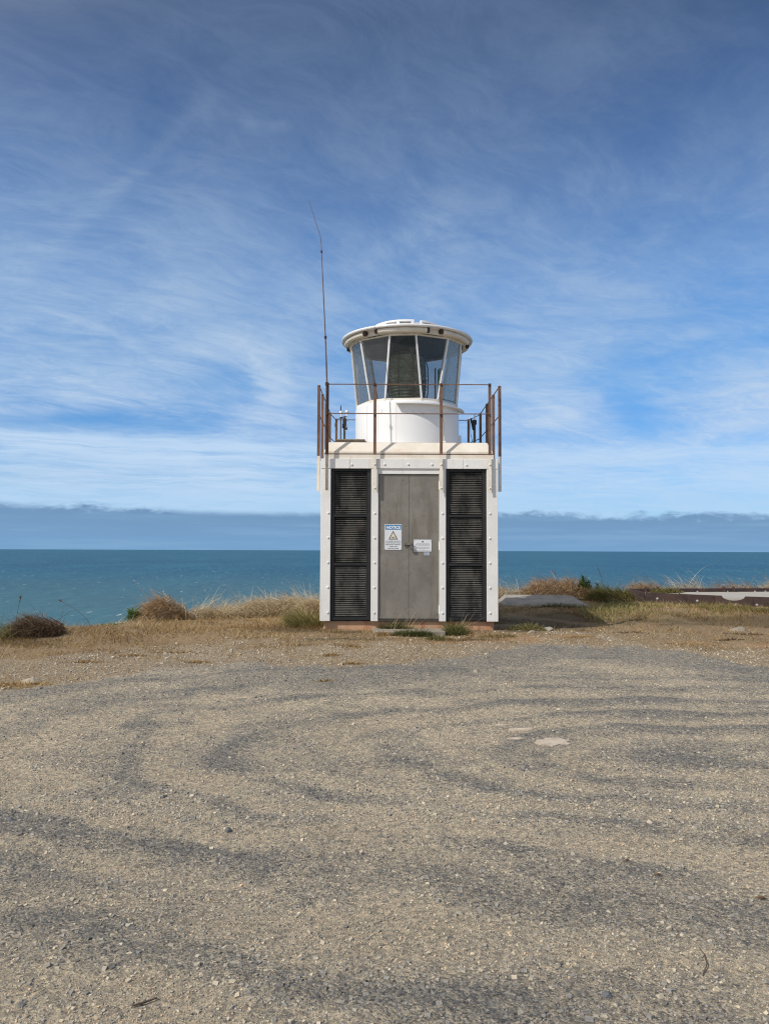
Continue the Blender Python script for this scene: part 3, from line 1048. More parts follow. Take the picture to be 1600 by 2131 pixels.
frame = None
nA = 12
for ring, r, z0_, z1_ in ((bot_a, RB, 3.855, 3.895), (top_a, RTP, 4.818, 4.842)):
    gf = MB()
    for i in range(nA):
        a, b_ = ring[i], ring[(i + 1) % nA] + (360 if i == nA - 1 else 0)
        p0, p1 = ring_pt(a, r + .014, z0_), ring_pt(b_, r + .014, z0_)
        q0, q1 = ring_pt(a, r - .03, z0_), ring_pt(b_, r - .03, z0_)
        gf.prism([p0, p1, q1, q0], (0, 0, z1_ - z0_))
    fr_ = P_(gf, "glazing_sill" if r < RTP else "glazing_head", M_EAVE)
    frame = frame or fr_
for i in range(nA):
    t_, b_ = ring_pt(top_a[i], RTP, ZG1 + .002), ring_pt(bot_a[i], RB, ZG0 - .002)
    am = (top_a[i] + bot_a[i]) / 2
    nrm = Vector((math.sin(R(am)), -math.cos(R(am)), 0))
    tan = Vector((math.cos(R(am)), math.sin(R(am)), 0))
    w = .0125
    mb = MB()
    pts = []
    for base in (b_, t_):
        pts += [base + nrm * .016 - tan * w, base + nrm * .016 + tan * w, base - nrm * .03 + tan * w, base - nrm * .03 - tan * w]
    mb.raw(pts, [(3, 2, 1, 0), (4, 5, 6, 7), (0, 1, 5, 4), (1, 2, 6, 5), (2, 3, 7, 6), (3, 0, 4, 7)])
    for s_ in range(11):
        f = (s_ + .5) / 11
        mb.dome(b_.lerp(t_, f) + nrm * .016, nrm, .0042, .005, 6)
    P_(mb, "mullion", M_DRUM, frame)
    j = (i + 1) % nA
    wrap = 360 if j == 0 else 0
    q = [ring_pt(bot_a[i], RB, ZG0), ring_pt(bot_a[j] + wrap, RB, ZG0), ring_pt(top_a[j] + wrap, RTP, ZG1), ring_pt(top_a[i], RTP, ZG1)]
    cen = sum(q, Vector()) / 4
    q = [p.lerp(cen, .012) for p in q]
    nn = (q[1] - q[0]).cross(q[3] - q[0]).normalized()
    P_(MB().prism(q, nn * -.006), "pane", M_GLASS, frame)

# roof
ro = MB()
ro.lathe([(.86, 4.925), (1.03, 4.922), (1.046, 4.924), (1.052, 4.938), (1.046, 4.956), (.95, 4.985), (.75, 5.03), (.56, 5.062), (.30, 5.09), (.0, 5.10)], CX, CY, 96)
roof = P_(ro, "roof", M_DRUM, smooth=True)
P_(MB().lathe([(.0, 4.93), (.90, 4.93), (.90, 4.845), (.935, 4.845), (.935, 4.924), (.80, 4.9235)], CX, CY, 96), "eave_soffit", M_EAVE, roof, smooth=True)
P_(MB().lathe([(.0, 4.915), (.893, 4.915), (.893, 4.85)], CX, CY, 64), "ceiling", M_INT, roof, smooth=True)
for k in range(6):
    c = -6 + 60 * k
    path = [ring_pt(c + a, .968, 4.884) for a in np.linspace(-22, 22, 14)]
    tb = MB().tube(path, .040, 12).build("eave_tube", M_EAVE, LH, smooth=True)
    for s_ in (-1, 1):
        a = c + s_ * 23.3
        n_ = Vector((math.sin(R(a)), -math.cos(R(a)), 0))
        t_ = Vector((math.cos(R(a)), math.sin(R(a)), 0)) * s_
        cc = ring_pt(a, .968, 4.886)
        if s_ * 1 > 0 and k % 2 == 0:
            MB().obox(cc, n_ * .030, t_ * .020, (0, 0, .034)).build("tube_end", M_DRUST, tb)
        else:
            MB().tube([cc - t_ * .02, cc + t_ * .03], .033, 10).build("tube_end", M_DRUST, tb)
# raised vent curb on the roof
vc = MB()


def arc(r0, r1, z0_, z1_, a0, a1):
    vc.lathe([(r0, z0_), (r1, z0_), (r1, z1_), (r0, z1_)], CX, CY, max(2, int(abs(a1 - a0) / 4)), a0, a1, True)


arc(.50, .55, 5.05, 5.100, -338, 10)
arc(.50, .55, 5.134, 5.162, -338, 10)
for k in range(14):
    a = 12 - 24 * k
    if a - 7 > -338:
        arc(.501, .549, 5.1005, 5.1335, a - 7, a - 2)
arc(.501, .549, 5.1005, 5.1335, -338, -335)
P_(vc, "vent_curb", M_DRUM, roof)
P_(MB().lathe([(.0, 5.146), (.499, 5.134), (.499, 5.125), (.0, 5.137)], CX, CY, 48), "vent_cover", M_DRUM, roof, smooth=True)
# interior floor and colour screens
P_(MB().lathe([(.0, 3.80), (.739, 3.80), (.739, 3.77), (.0, 3.77)], CX, CY, 48), "lantern_floor", M_DARK)
for r_, a0, a1, mt, nm in ((.47, 96, 106, M_RED, "red_screen"), (.545, 99, 112, M_GREEN, "green_screen")):
    P_(MB().lathe([(r_, 3.802), (r_ + .004, 3.802), (r_ + .004, 4.55), (r_, 4.55)], CX, CY, 4, a0, a1, True), nm, mt)

# the lens inside the lantern
ln = thing("fresnel_lens", "dark green ribbed glass lens standing inside the lantern", "lens", (CX, CY, 3.80))
pr = []
nr = 15
for k in range(nr):
    z = 3.96 + .74 * k / nr
    f = abs((k + .5) / nr - .5) * 2
    r = .325 - .07 * f ** 2
    pr += [(r - .045, z + .002), (r, z + (.012 if k < nr / 2 else .036)), (r - .004, z + (.020 if k < nr / 2 else .040)), (r - .045, z + .74 / nr - .002)]
MB().lathe([(.0, 3.955)] + pr + [(.0, 4.705)], CX, CY, 40).build("prism_stack", M_LENS, ln, smooth=False)
MB().lathe([(.0, 3.801), (.36, 3.801), (.36, 3.84), (.24, 3.86), (.24, 3.93), (.31, 3.935), (.31, 3.952), (.0, 3.952)], CX, CY, 40).build("pedestal", M_DARK, ln, smooth=True)
MB().lathe([(.0, 4.71), (.29, 4.71), (.29, 4.735), (.20, 4.80), (.0, 4.83)], CX, CY, 40).build("cap", M_DARK, ln, smooth=True)
for k in range(9):
    a = -24 + 40 * k
    MB().tube([ring_pt(a, .30, 3.94), ring_pt(a, .338, 4.12), ring_pt(a, .345, 4.33), ring_pt(a, .338, 4.54), ring_pt(a, .285, 4.72)], .011, 6).build("lens_rib", M_DARK, ln, smooth=True)
MB().tube([ring_pt(10, .33, 4.42), ring_pt(22, .345, 4.0)], .006, 6).build("brace", M_STEEL, ln)

# ------------------------------------------------------------------ things fixed to the lighthouse
an = thing("whip_antenna", "tall thin brown whip antenna with a bent tip at the left corner post", "antenna", (-.818, 11.225, 3.6))
MB().tube([(-.822, 11.214, 3.50), (-.822, 11.214, 3.97), (-.8475, 11.214, 4.62)], [.0125, .012, .0105], 8).build("lower_tube", M_RUST, an, smooth=True)
MB().tube([(-.8475, 11.214, 4.61), (-.880, 11.214, 5.22), (-.913, 11.214, 5.86)], [.0085, .008, .0065], 8).build("middle_tube", M_RUST, an, smooth=True)
MB().tube([(-.913, 11.214, 5.85), (-.919, 11.214, 5.98), (-.930, 11.214, 6.07), (-1.02, 11.214, 6.35), (-1.099, 11.214, 6.598)], [.005, .005, .0045, .004, .003], 6).build("tip", M_RUST, an, smooth=True)
MB().tube([(-.8465, 11.214, 4.60), (-.8475, 11.214, 4.635)], .019, 8).build("collar", M_DRUST, an)
MB().tube([(-.912, 11.214, 5.84), (-.913, 11.214, 5.87)], .013, 8).build("collar", M_DRUST, an)
MB().box(-.845, -.80, 11.20, 11.242, 3.925, 3.97).build("clamp", M_DRUST, an)


def text_part(txt, size, cx_, z, y, mat, parent, name, fit=None, bold=0.0, depth=.0008):
    cu = bpy.data.curves.new("txt", 'FONT')
    cu.body = txt
    cu.size = size
    cu.align_x = 'CENTER'
    cu.offset = bold
    cu.extrude = depth / 2
    cu.resolution_u = 2
    tmp = bpy.data.objects.new("txt", cu)
    col.objects.link(tmp)
    bpy.context.view_layer.update()
    dg = bpy.context.evaluated_depsgraph_get()
    me = bpy.data.meshes.new_from_object(tmp.evaluated_get(dg))
    bpy.data.objects.remove(tmp)
    xs = [v.co.x for v in me.vertices]
    sx = fit / (max(xs) - min(xs)) if fit else 1.0
    me.transform(Matrix.Translation((cx_, y, z)) @ Matrix.Rotation(R(90), 4, 'X') @ Matrix.Diagonal((sx, 1, 1, 1)))
    return link(name, me, mat, parent)


# notice sign
sx0, sx1, sz0, sz1, sy = .001, .247, 1.597, 1.964, 11.3265
ns = thing("notice_sign", "white and blue NOTICE sign with a warning triangle on the left door leaf", "sign", ((sx0 + sx1) / 2, sy, (sz0 + sz1) / 2))
MB().box(sx0, sx1, sy - .003, sy, sz0, sz1).build("panel", M_SIGN, ns, bevel=.001)
cxs = (sx0 + sx1) / 2
MB().box(sx0 + .012, sx1 - .012, sy - .0042, sy - .0031, sz1 - .076, sz1 - .010).build("header", M_SIGNB, ns)
text_part("NOTICE", .056, cxs, sz1 - .063, sy - .0047, M_INKW, ns, "lettering", fit=.196, bold=.0022)
bd = MB()
for a, b, c_, d_ in ((sx0 + .006, sx1 - .006, sz0 + .005, sz0 + .0075), (sx0 + .006, sx1 - .006, sz1 - .0085, sz1 - .006), (sx0 + .006, sx0 + .0085, sz0 + .008, sz1 - .009), (sx1 - .0085, sx1 - .006, sz0 + .008, sz1 - .009)):
    bd.box(a, b, sy - .0037, sy - .0031, c_, d_)
bd.build("border", M_GREY, ns)
tz0, tz1, tw = 1.748, 1.872, .066
outer = [(cxs - tw, tz0), (cxs + tw, tz0), (cxs, tz1)]
MB().prism([(x, sy - .0031, z) for x, z in outer], (0, -.0008, 0)).build("warning_triangle", M_INK, ns)
cz = tz0 + (tz1 - tz0) / 3
innr = [(cxs + (x - cxs) * .74, cz + (z - cz) * .74) for x, z in outer]
MB().prism([(x, sy - .0040, z) for x, z in innr], (0, -.0006, 0)).build("triangle_field", M_BEIGE, ns)
sym = MB()
sym.tube([(cxs, sy - .0047, tz0 + .027), (cxs, sy - .0054, tz0 + .027)], .0075, 12)
sym.build("emitter_symbol", M_INK, ns)
wv = MB()
for sgn in (-1, 1):
    for r0 in (.012, .020, .028):
        pts = []
        for k in range(7):
            a = R(-42 + 14 * k)
            pts.append((cxs + sgn * r0 * math.cos(a), sy - .0048, tz0 + .030 + r0 * math.sin(a) * .9))
        wv.tube(pts, .0017, 5)
wv.build("wave_symbol", M_GREY, ns)
for k, (t_, w_) in enumerate((("NON-IONISING RADIATION", .205), ("RADIO FREQUENCY FIELDS", .205), ("EXIST BEYOND THIS POINT", .205), ("CONSULT SITE", .112), ("RADIATION FOLDER", .152))):
    text_part(t_, .0165, cxs, 1.7195 - .0255 * k, sy - .0036, M_INK, ns, "lettering", fit=w_, bold=.0004)
for x in (sx0 + .012, sx1 - .012):
    for z in (sz0 + .012, sz1 - .012):
        MB().dome((x, sy - .0043, z), (0, -1, 0), .0028, .003, 6).build("rivet", M_INK, ns)

# small white plate on the right door leaf
qx0, qx1, qz0, qz1 = .417, .670, 1.578, 1.747
pt_ = thing("information_plate", "small white information plate on the right door leaf beside the padlock", "sign", ((qx0 + qx1) / 2, sy, (qz0 + qz1) / 2))
MB().box(qx0, qx1, sy - .003, sy, qz0, qz1).build("panel", M_SIGN, pt_, bevel=.002)
cq = (qx0 + qx1) / 2
crest = MB()
crest.tube([(cq, sy - .0032, qz1 - .026), (cq, sy - .0040, qz1 - .026)], .008, 10)
crest.box(cq - .012, cq - .0085, sy - .0040, sy - .0032, qz1 - .033, qz1 - .020)
crest.box(cq + .0085, cq + .012, sy - .0040, sy - .0032, qz1 - .033, qz1 - .020)
crest.box(cq - .016, cq + .016, sy - .0040, sy - .0032, qz1 - .041, qz1 - .0385)
crest.build("crest", M_INK, pt_)
tl = MB()
for z, w_, h_ in ((qz1 - .056, .174, .0062), (qz1 - .069, .206, .0066), (qz1 - .084, .198, .0058), (qz1 - .106, .186, .0048), (qz1 - .115, .196, .0048), (qz1 - .124, .190, .0048), (qz1 - .132, .09, .0048), (qz1 - .151, .188, .0058)):
    x = cq - w_ / 2
    while x < cq + w_ / 2:
        w1 = random.uniform(.006, .022)
        tl.box(x, min(x + w1, cq + w_ / 2), sy - .0037, sy - .0032, z - h_ / 2, z + h_ / 2)
        x += w1 + .004
tl.build("fine_print", M_GREY, pt_)
for x in (qx0 + .014, qx1 - .014):
    for z in (qz0 + .014, qz1 - .016):
        MB().dome((x, sy - .0031, z), (0, -1, 0), .003, .004, 6).build("rivet", M_INK, pt_)
fo = MB().prism([(.561, sy, 1.571), (.642, sy, 1.5705), (.641, sy, 1.524), (.600, sy, 1.521), (.562, sy, 1.525)], (0, -.001, 0)).build("foil_sticker", M_FOIL)
tag(fo, "crinkled silver foil sticker below the information plate", "sticker")

# deck box and instrument poles on the roof
bxo = thing("deck_box", "low weathered brown timber box on the roof deck left of the drum", "box", (-.53, 12.35, 3.16))
MB().box(-.735, -.305, 12.10, 12.62, 3.153, 3.262).build("body", M_TIMBER, bxo, bevel=.006)
MB().box(-.75, -.30, 12.085, 12.64, 3.2625, 3.285).build("lid", M_TIMBER, bxo, bevel=.006)

sm = thing("sensor_mast", "short pole with white mushroom sensors and dark gear behind the left railing", "mast", (-.712, 13.9, 3.15))
MB().tube([(-.706, 13.9, 3.152), (-.706, 13.9, 3.92)], .021, 10).build("pole", M_STEEL, sm, smooth=True)
MB().tube([(-.772, 13.9, 3.152), (-.772, 13.9, 3.98)], .013, 8).build("thin_pole", M_STEEL, sm, smooth=True)
MB().tube([(-.772, 13.9, 3.98), (-.772, 13.9, 4.09), (-.772, 13.9, 4.137)], [.010, .010, .004], 8).build("stub_aerial", M_DARK, sm, smooth=True)
MB().tube([(-.79, 13.89, 3.905), (-.65, 13.89, 3.945)], .009, 6).build("cross_arm", M_DARK, sm)
eq = MB().box(-.735, -.675, 13.85, 13.95, 3.76, 3.90)
eq.box(-.745, -.72, 13.84, 13.94, 3.73, 3.80)
eq.box(-.69, -.655, 13.86, 13.93, 3.70, 3.74)
eq.build("gear_box", M_DARK, sm, bevel=.008)
for x, z in ((-.765, 3.955), (-.662, 3.965)):
    st_ = MB().lathe([(.0, z - .03), (.014, z - .03), (.014, z + .03), (.032, z + .038), (.032, z + .062), (.024, z + .074), (.0, z + .078)], x, 13.885, 16)
    st_.build("mushroom_sensor", M_PLASTIC, sm, smooth=True)
MB().tube([(-.88, 13.9, 3.75), (-.86, 13.9, 3.87), (-.80, 13.9, 3.905), (-.74, 13.9, 3.90)], .005, 6).build("cable", M_DARK, sm)
MB().tube([(-.68, 13.88, 3.90), (-.645, 13.88, 3.83), (-.655, 13.88, 3.74), (-.69, 13.88, 3.68)], .009, 6).build("cable_loop", M_PLASTIC, sm, smooth=True)

lp = thing("camera_pole", "short dark pole with a tilted tube and cable behind the right railing", "pole", (1.57, 13.9, 3.15))
MB().tube([(1.570, 13.9, 3.152), (1.570, 13.9, 3.88)], .024, 10).build("pole", M_STEEL, lp, smooth=True)
MB().tube([(1.548, 13.88, 3.70), (1.503, 13.86, 3.905)], .017, 10).build("tilted_tube", M_DARK, lp, smooth=True)
cl = MB().box(1.535, 1.605, 13.865, 13.93, 3.80, 3.88)
cl.box(1.53, 1.575, 13.86, 13.93, 3.72, 3.78)
cl.build("clamp", M_DARK, lp, bevel=.006)
MB().tube([(1.572, 13.9, 3.88), (1.572, 13.9, 3.97), (1.574, 13.9, 4.0)], [.012, .011, .006], 8).build("white_aerial", M_PLASTIC, lp, smooth=True)
MB().tube([(1.500, 13.86, 3.90), (1.49, 13.86, 3.78), (1.50, 13.86, 3.62), (1.535, 13.88, 3.48), (1.56, 13.88, 3.40)], .005, 6).build("cable", M_DARK, lp)

# ------------------------------------------------------------------ concrete step, slab, rusty ring wall
zz = gzs(.33, 11.0)
stp = MB().prism([(-.16, 11.375, .36), (-.15, 10.93, .36), (.36, 10.92, .36), (.84, 10.94, .36), (.85, 11.375, .36)], (0, 0, .132)).build("concrete_step", M_CONC, bevel=.012)
tag(stp, "worn low concrete step in front of the grey doors", "step")

so = MB()
f = [(2.23, 15.02, .44), (3.98, 14.75, .44), (4.05, 16.1, .44), (2.30, 16.2, .44)]
t_ = [(2.32, 15.08, .625), (3.66, 14.90, .620), (3.72, 16.0, .705), (2.42, 16.15, .715)]
m_ = [(2.23, 15.02, .575), (3.98, 14.75, .48), (4.05, 16.1, .52), (2.30, 16.2, .60)]
so.raw(f + m_ + t_, [(3, 2, 1, 0), (8, 9, 10, 11)] + [(i, (i + 1) % 4, 4 + (i + 1) % 4, 4 + i) for i in range(4)] + [(4 + i, 4 + (i + 1) % 4, 8 + (i + 1) % 4, 8 + i) for i in range(4)])
sl_o = so.build("concrete_slab", M_SLAB, bevel=.005)
tag(sl_o, "pale concrete slab with sloping ends lying in the lighthouse shadow", "slab")

rg = thing("steel_ring_wall", "low rusty steel ring wall around a concrete floor at right", "wall", (7.0, 16.3, .5))
A, B = Vector((5.13, 15.73, .50)), Vector((8.9, 13.75, .50))
dv = (B - A)
L = dv.length
dn = dv.normalized()
prof = [(0, 0), (L, 0), (L, .245), (1.62 * 1.12, .262)]
n0 = 1.56
for k in range(9):
    a = math.pi * k / 8
    prof.append((n0 + .30 + .20 * math.cos(a) - .18, .255 - .095 * math.sin(a)))
prof += [(1.36, .262), (0, .285)]
prof = [(0, 0), (L, 0), (L, .245), (1.78, .260)] + [(1.58 + .20 * math.cos(math.pi * k / 8), .260 - .085 * math.sin(math.pi * k / 8)) for k in range(1, 8)] + [(1.38, .262), (.9, .270), (0, .285)]
MB().prism([A + dn * u_ + Vector((0, 0, h_)) for u_, h_ in prof], (.014, .026, 0)).build("front_plate", M_DRUST, rg)
C = Vector((5.22, 17.05, .50))
MB().prism([A - dn * .002, C, C + Vector((0, 0, .29)), A - dn * .002 + Vector((0, 0, .282))], (-.03, 0, 0)).build("side_plate", M_DRUST, rg)
D = Vector((11.5, 18.0, .50))
MB().prism([C, D, D + Vector((0, 0, .29)), C + Vector((0, 0, .295))], (0, .03, 0)).build("back_plate", M_DRUST, rg)
MB().prism([A + Vector((.03, .05, .12)), B + Vector((0, .06, .12)), D + Vector((0, -.02, .12)), C + Vector((.02, -.02, .12))], (0, 0, .098)).build("floor", M_FLOOR, rg)
nb = Vector((-(D - C).y, (D - C).x, 0)).normalized()
nf_ = Vector((dn.y, -dn.x, 0))


def gusset(base, along, inward, h=.33):
    t1 = along * .012
    MB().prism([base - t1, base + inward * .16 - t1, base + inward * .05 + Vector((0, 0, h)) - t1, base + Vector((0, 0, h)) - t1], along * .024).build("gusset", M_DRUST, rg)


db = (D - C).normalized()
for u_ in (.35, .62, 2.15, 2.38, 3.45, 4.6, 4.9):
    gusset(C + db * u_, db, -nb)
for u_ in (.32, .62, 2.28, 2.45, 3.4, 3.6):
    gusset(A + dn * u_ + Vector((.016, .03, 0)), dn, -nf_, .29)
for u_, h_ in ((.22, .17), (.95, .15), (1.62, .10), (1.98, .11), (3.0, .12)):
    MB().dome(A + dn * u_ + Vector((0, 0, h_)), nf_, .018, .014, 8).build("bolt", M_GREY, rg)
for u_ in (1.55, 2.25, 2.9, 3.15, 3.95, 4.2):
    MB().dome(C + db * u_ + Vector((0, 0, .22)), -nb, .018, .014, 8).build("bolt", M_GREY, rg)
for u_ in (.73, 1.22, 1.9, 2.2):
    MB().obox(A + dn * u_ + nf_ * .006 + Vector((0, 0, .12)), dn * .012, nf_ * .006, (0, 0, .115)).build("joint_strip", M_DRUST, rg)

# exposed pale concrete in the yard
pc = []
for (px, py, rx, ry, n_) in ((1.27, 6.13, .15, .10, 34), (1.13, 6.50, .10, .028, 26), (1.02, 6.23, .09, .024, 24), (.97, 6.62, .06, .018, 18)):
    pts = []
    jag = [random.uniform(-.5, .35) for _ in range(n_)]
    for k in range(n_):
        a = 2 * math.pi * k / n_
        rr = 1 + .5 * jag[k] + .3 * jag[k - 1] + .3 * jag[(k + 1) % n_]
        pts.append((px + rx * rr * math.cos(a), py + ry * rr * math.sin(a)))
    pc.append(pts)
for k, pts in enumerate(pc):
    mb = MB()
    zc = gzs(pts[0][0], pts[0][1])
    cx_, cy_ = sum(p[0] for p in pts) / len(pts), sum(p[1] for p in pts) / len(pts)
    vs = [(cx_, cy_, gzs(cx_, cy_) + .017)] + [(x, y, gzs(x, y) + .013) for x, y in pts] + [(x, y, gzs(x, y) - .03) for x, y in pts]
    n_ = len(pts)
    fs = [(0, 1 + i, 1 + (i + 1) % n_) for i in range(n_)] + [(1 + i, 1 + n_ + i, 1 + n_ + (i + 1) % n_, 1 + (i + 1) % n_) for i in range(n_)]
    mb.raw(vs, fs)
    o = mb.build("concrete_pavement", M_PATCH)
    tag(o, None, None, None, 'structure')


# ------------------------------------------------------------------ stones
def stones_mesh(name, x, y, size, tint, flat=.72, sink=.25):
    n = len(x)
    corners = np.array([(i, j, k) for k in (-1, 1) for j in (-1, 1) for i in (-1, 1)], float)
    V = corners[None] * rng.uniform(.45, 1.0, (n, 8, 3))
    V *= rng.uniform(.6, 1.25, (n, 1, 3))
    V[:, :, 2] *= flat
    # random tilt then spin
    tx, ty, sp = rng.uniform(-.6, .6, n), rng.uniform(-.6, .6, n), rng.uniform(0, 2 * np.pi, n)
    c, s_ = np.cos(tx)[:, None], np.sin(tx)[:, None]
    Yv, Zv = V[:, :, 1] * c - V[:, :, 2] * s_, V[:, :, 1] * s_ + V[:, :, 2] * c
    V[:, :, 1], V[:, :, 2] = Yv, Zv
    c, s_ = np.cos(ty)[:, None], np.sin(ty)[:, None]
    Xv, Zv = V[:, :, 0] * c + V[:, :, 2] * s_, -V[:, :, 0] * s_ + V[:, :, 2] * c
    V[:, :, 0], V[:, :, 2] = Xv, Zv
    c, s_ = np.cos(sp)[:, None], np.sin(sp)[:, None]
    Xv, Yv = V[:, :, 0] * c - V[:, :, 1] * s_, V[:, :, 0] * s_ + V[:, :, 1] * c
    V[:, :, 0], V[:, :, 1] = Xv, Yv
    V *= size[:, None, None]
    z = gz(x, y) + size * (flat - sink * 1.3)
    V += np.stack([x, y, z], 1)[:, None]
    q = np.array([(0, 2, 3, 1), (4, 5, 7, 6), (0, 1, 5, 4), (2, 6, 7, 3), (0, 4, 6, 2), (1, 3, 7, 5)])
    Q = (q[None] + 8 * np.arange(n)[:, None, None]).reshape(-1, 4)
    return fast_mesh(name, V.reshape(-1, 3), Q, dict(tint=np.repeat(tint, 8)), True)


def gravel_mat():
    m, N, p, out, pos = mat_new("crushed stone chips")
    t = N.attr('tint')
    c = N.ramp(t, [(0, (.07, .075, .083)), (.22, (.155, .158, .163)), (.5, (.265, .26, .245)), (.72, (.40, .36, .29)), (.9, (.55, .475, .36)), (.97, (.62, .55, .44)), (1, (.54, .40, .27))])
    n1 = N.noise(pos, 130.0, 3.0, .6)
    c = N.mix(N.mul(N.step(n1, .35, .7), .40), c, (.45, .385, .28))
    N.l.new(c, p.inputs['Base Color'])
    p.inputs['Roughness'].default_value = .9
    p.inputs['Specular IOR Level'].default_value = .25
    return m


M_GRAVEL = gravel_mat()


def scatter(n, y0, y1, dirtlim=None):
    """points in the wedge of yard around the view, nearer rows denser"""
    u_ = rng.uniform(0, 1, n)
    y = y0 + (y1 - y0) * u_ ** 1.25
    x = rng.uniform(-1, 1, n) * (.60 * y + .7)
    return x, y


def build_gravel():
    xs, ys, ss, ts = [], [], [], []
    for n, y0, y1, med, sig in ((300000, 2.1, 5.2, .0034, .48), (130000, 4.6, 9.4, .0052, .42), (1500, 2.1, 6.5, .0085, .28)):
        x, y = scatter(n, y0, y1)
        g, d, gr = masks(x, y)
        keep = rng.uniform(0, 1, n) < (.34 + .75 * g ** 1.2) * (1 - d)
        x, y, g = x[keep], y[keep], g[keep]
        s_ = med * np.exp(rng.normal(0, sig, len(x))) * (.68 + .62 * g)
        t = np.clip(rng.beta(1.5, 1.9, len(x)) * .98 + (.42 - g) * .55 + rng.normal(0, .05, len(x)), 0, 1)
        xs.append(x); ys.append(y); ss.append(np.minimum(s_, .014)); ts.append(t)
    # pale coarse gravel of the verge
    n = 26000
    x = rng.uniform(-5.5, 6.5, n)
    y = np.interp(x, GEX, GEY) + rng.uniform(-.5, 1.9, n)
    g, d, gr = masks(x, y)
    keep = (rng.uniform(0, 1, n) < d * (1 - .75 * gr)) & ~((np.abs(x - .35) < 1.3) & (y > 11.3))
    x, y = x[keep], y[keep]
    xs.append(x); ys.append(y); ss.append(.0050 * np.exp(rng.normal(0, .45, len(x)))); ts.append(np.clip(.50 + .46 * rng.beta(2, 1.8, len(x)), 0, .985))
    me = stones_mesh("gravel", np.concatenate(xs), np.concatenate(ys), np.concatenate(ss), np.concatenate(ts))
    o = link("gravel", me, M_GRAVEL)
    tag(o, "loose grey and tan crushed stone strewn over the yard", None, None, 'stuff')


build_gravel()


def rock(name, x, y, r, flat, mat, label, seed, cat="stone", up=.35):
    bm = bmesh.new()
    bmesh.ops.create_icosphere(bm, subdivisions=3, radius=1.0)
    rr = random.Random(seed)
    planes = [(Vector((rr.uniform(-1, 1), rr.uniform(-1, 1), rr.uniform(-.6, 1))).normalized(), rr.uniform(.55, .85)) for _ in range(11)]
    for v in bm.verts:
        for n_, d_ in planes:
            k = v.co.dot(n_) - d_
            if k > 0:
                v.co -= n_ * k * .92
    sx_, sy_ = rr.uniform(.85, 1.2), rr.uniform(.7, 1.0)
    for v in bm.verts:
        v.co = Vector((v.co.x * r * sx_, v.co.y * r * sy_, v.co.z * r * flat))
    me = bpy.data.meshes.new(name)
    bm.to_mesh(me)
    bm.free()
    me.materials.append(mat)
    o = bpy.data.objects.new(name, me)
    col.objects.link(o)
    o.location = (x, y, gzs(x, y) + r * flat * up)
    o.rotation_euler = (0, 0, rr.uniform(0, 6.28))
    return tag(o, label, cat)


rock("stone", .80, 2.93, .024, .75, M_DROCK, "dark blue stone at the bottom edge, larger than the gravel around it", 1)
rock("stone", 1.68, 2.93, .016, .8, M_PROCK, "small pale buff stone in the near right corner of the yard", 2)
rock("stone", -.86, 4.52, .026, .7, M_DROCK, "dark stone in the left yard beside a stony swathe", 3)
rock("stone", .98, 8.60, .055, .55, M_ROCK, "grey stone lying alone on the far grey gravel", 4)
rock("stone", .35, 3.72, .020, .7, M_DROCK, "dark stone at the upper left of the big stony patch in the near centre", 5)
rock("stone", -2.12, 4.62, .032, .6, M_DROCK, "dark lump near the left edge of the yard", 6)
rock("rock", -3.52, 8.06, .13, .36, M_ROCK, "flat pale rock set among dry grass at the far left of the yard", 7, "rock", .1)
rock("rock", 2.35, 11.55, .09, .6, M_CONC, "grey brown rough lump at the near edge of the lighthouse shadow", 8, "rock", .2)
rock("rock", 2.05, 11.15, .07, .5, M_ROCK, "pale clod of soil beside the right foot of the lighthouse", 9, "rock", .2)
rock("rock", 5.35, 12.15, .13, .45, M_CONC, "grey mound of rubble on the right verge below the ring wall", 10, "rock", .2)

tg = MB().tube([(-.875, 2.87, gzs(-.875, 2.87) + .008), (-.84, 2.885, gzs(-.84, 2.885) + .010), (-.80, 2.915, gzs(-.80, 2.915) + .009)], [.004, .0045, .003], 6).build("twig", M_TWIG, smooth=True)
tag(tg, "short thick brown twig at the near left of the yard", "twig")
tw = MB().tube([(1.19, 3.05, gzs(1.19, 3.05) + .007), (1.235, 3.12, gzs(1.235, 3.12) + .012), (1.255, 3.20, gzs(1.255, 3.20) + .012), (1.26, 3.26, gzs(1.26, 3.26) + .008)], [.002, .0022, .002, .0015], 5).build("twig", M_TWIG, smooth=True)
tag(tw, "long thin curved dark twig in the near right gravel", "twig")


def leaf(x, y, l, w, rot, label):
    z = gzs(x, y) + .010
    c, s_ = math.cos(rot), math.sin(rot)
    pts = [(-1, 0, 0), (-.45, .75, .006), (.25, .8, .012), (1, .05, .004), (.3, -.7, .012), (-.5, -.65, .008)]
    top_ = [(x + l * (a * c) - w * b_ * s_, y + l * a * s_ + w * b_ * c, z + h_) for a, b_, h_ in pts]
    mb = MB().prism(top_, (0, 0, -.0025))
    tag(mb.build("leaf", M_LEAF), label, "leaf")


leaf(1.74, 3.76, .030, .012, -.3, "curled brown dead leaf at the right edge of the yard")
leaf(1.23, 4.12, .022, .006, .2, "slim brown dead leaf on the sandy strip at right, the farther of two")
leaf(1.34, 3.98, .022, .006, -.3, "slim brown dead leaf on the gravel at right, between twig and far leaf")


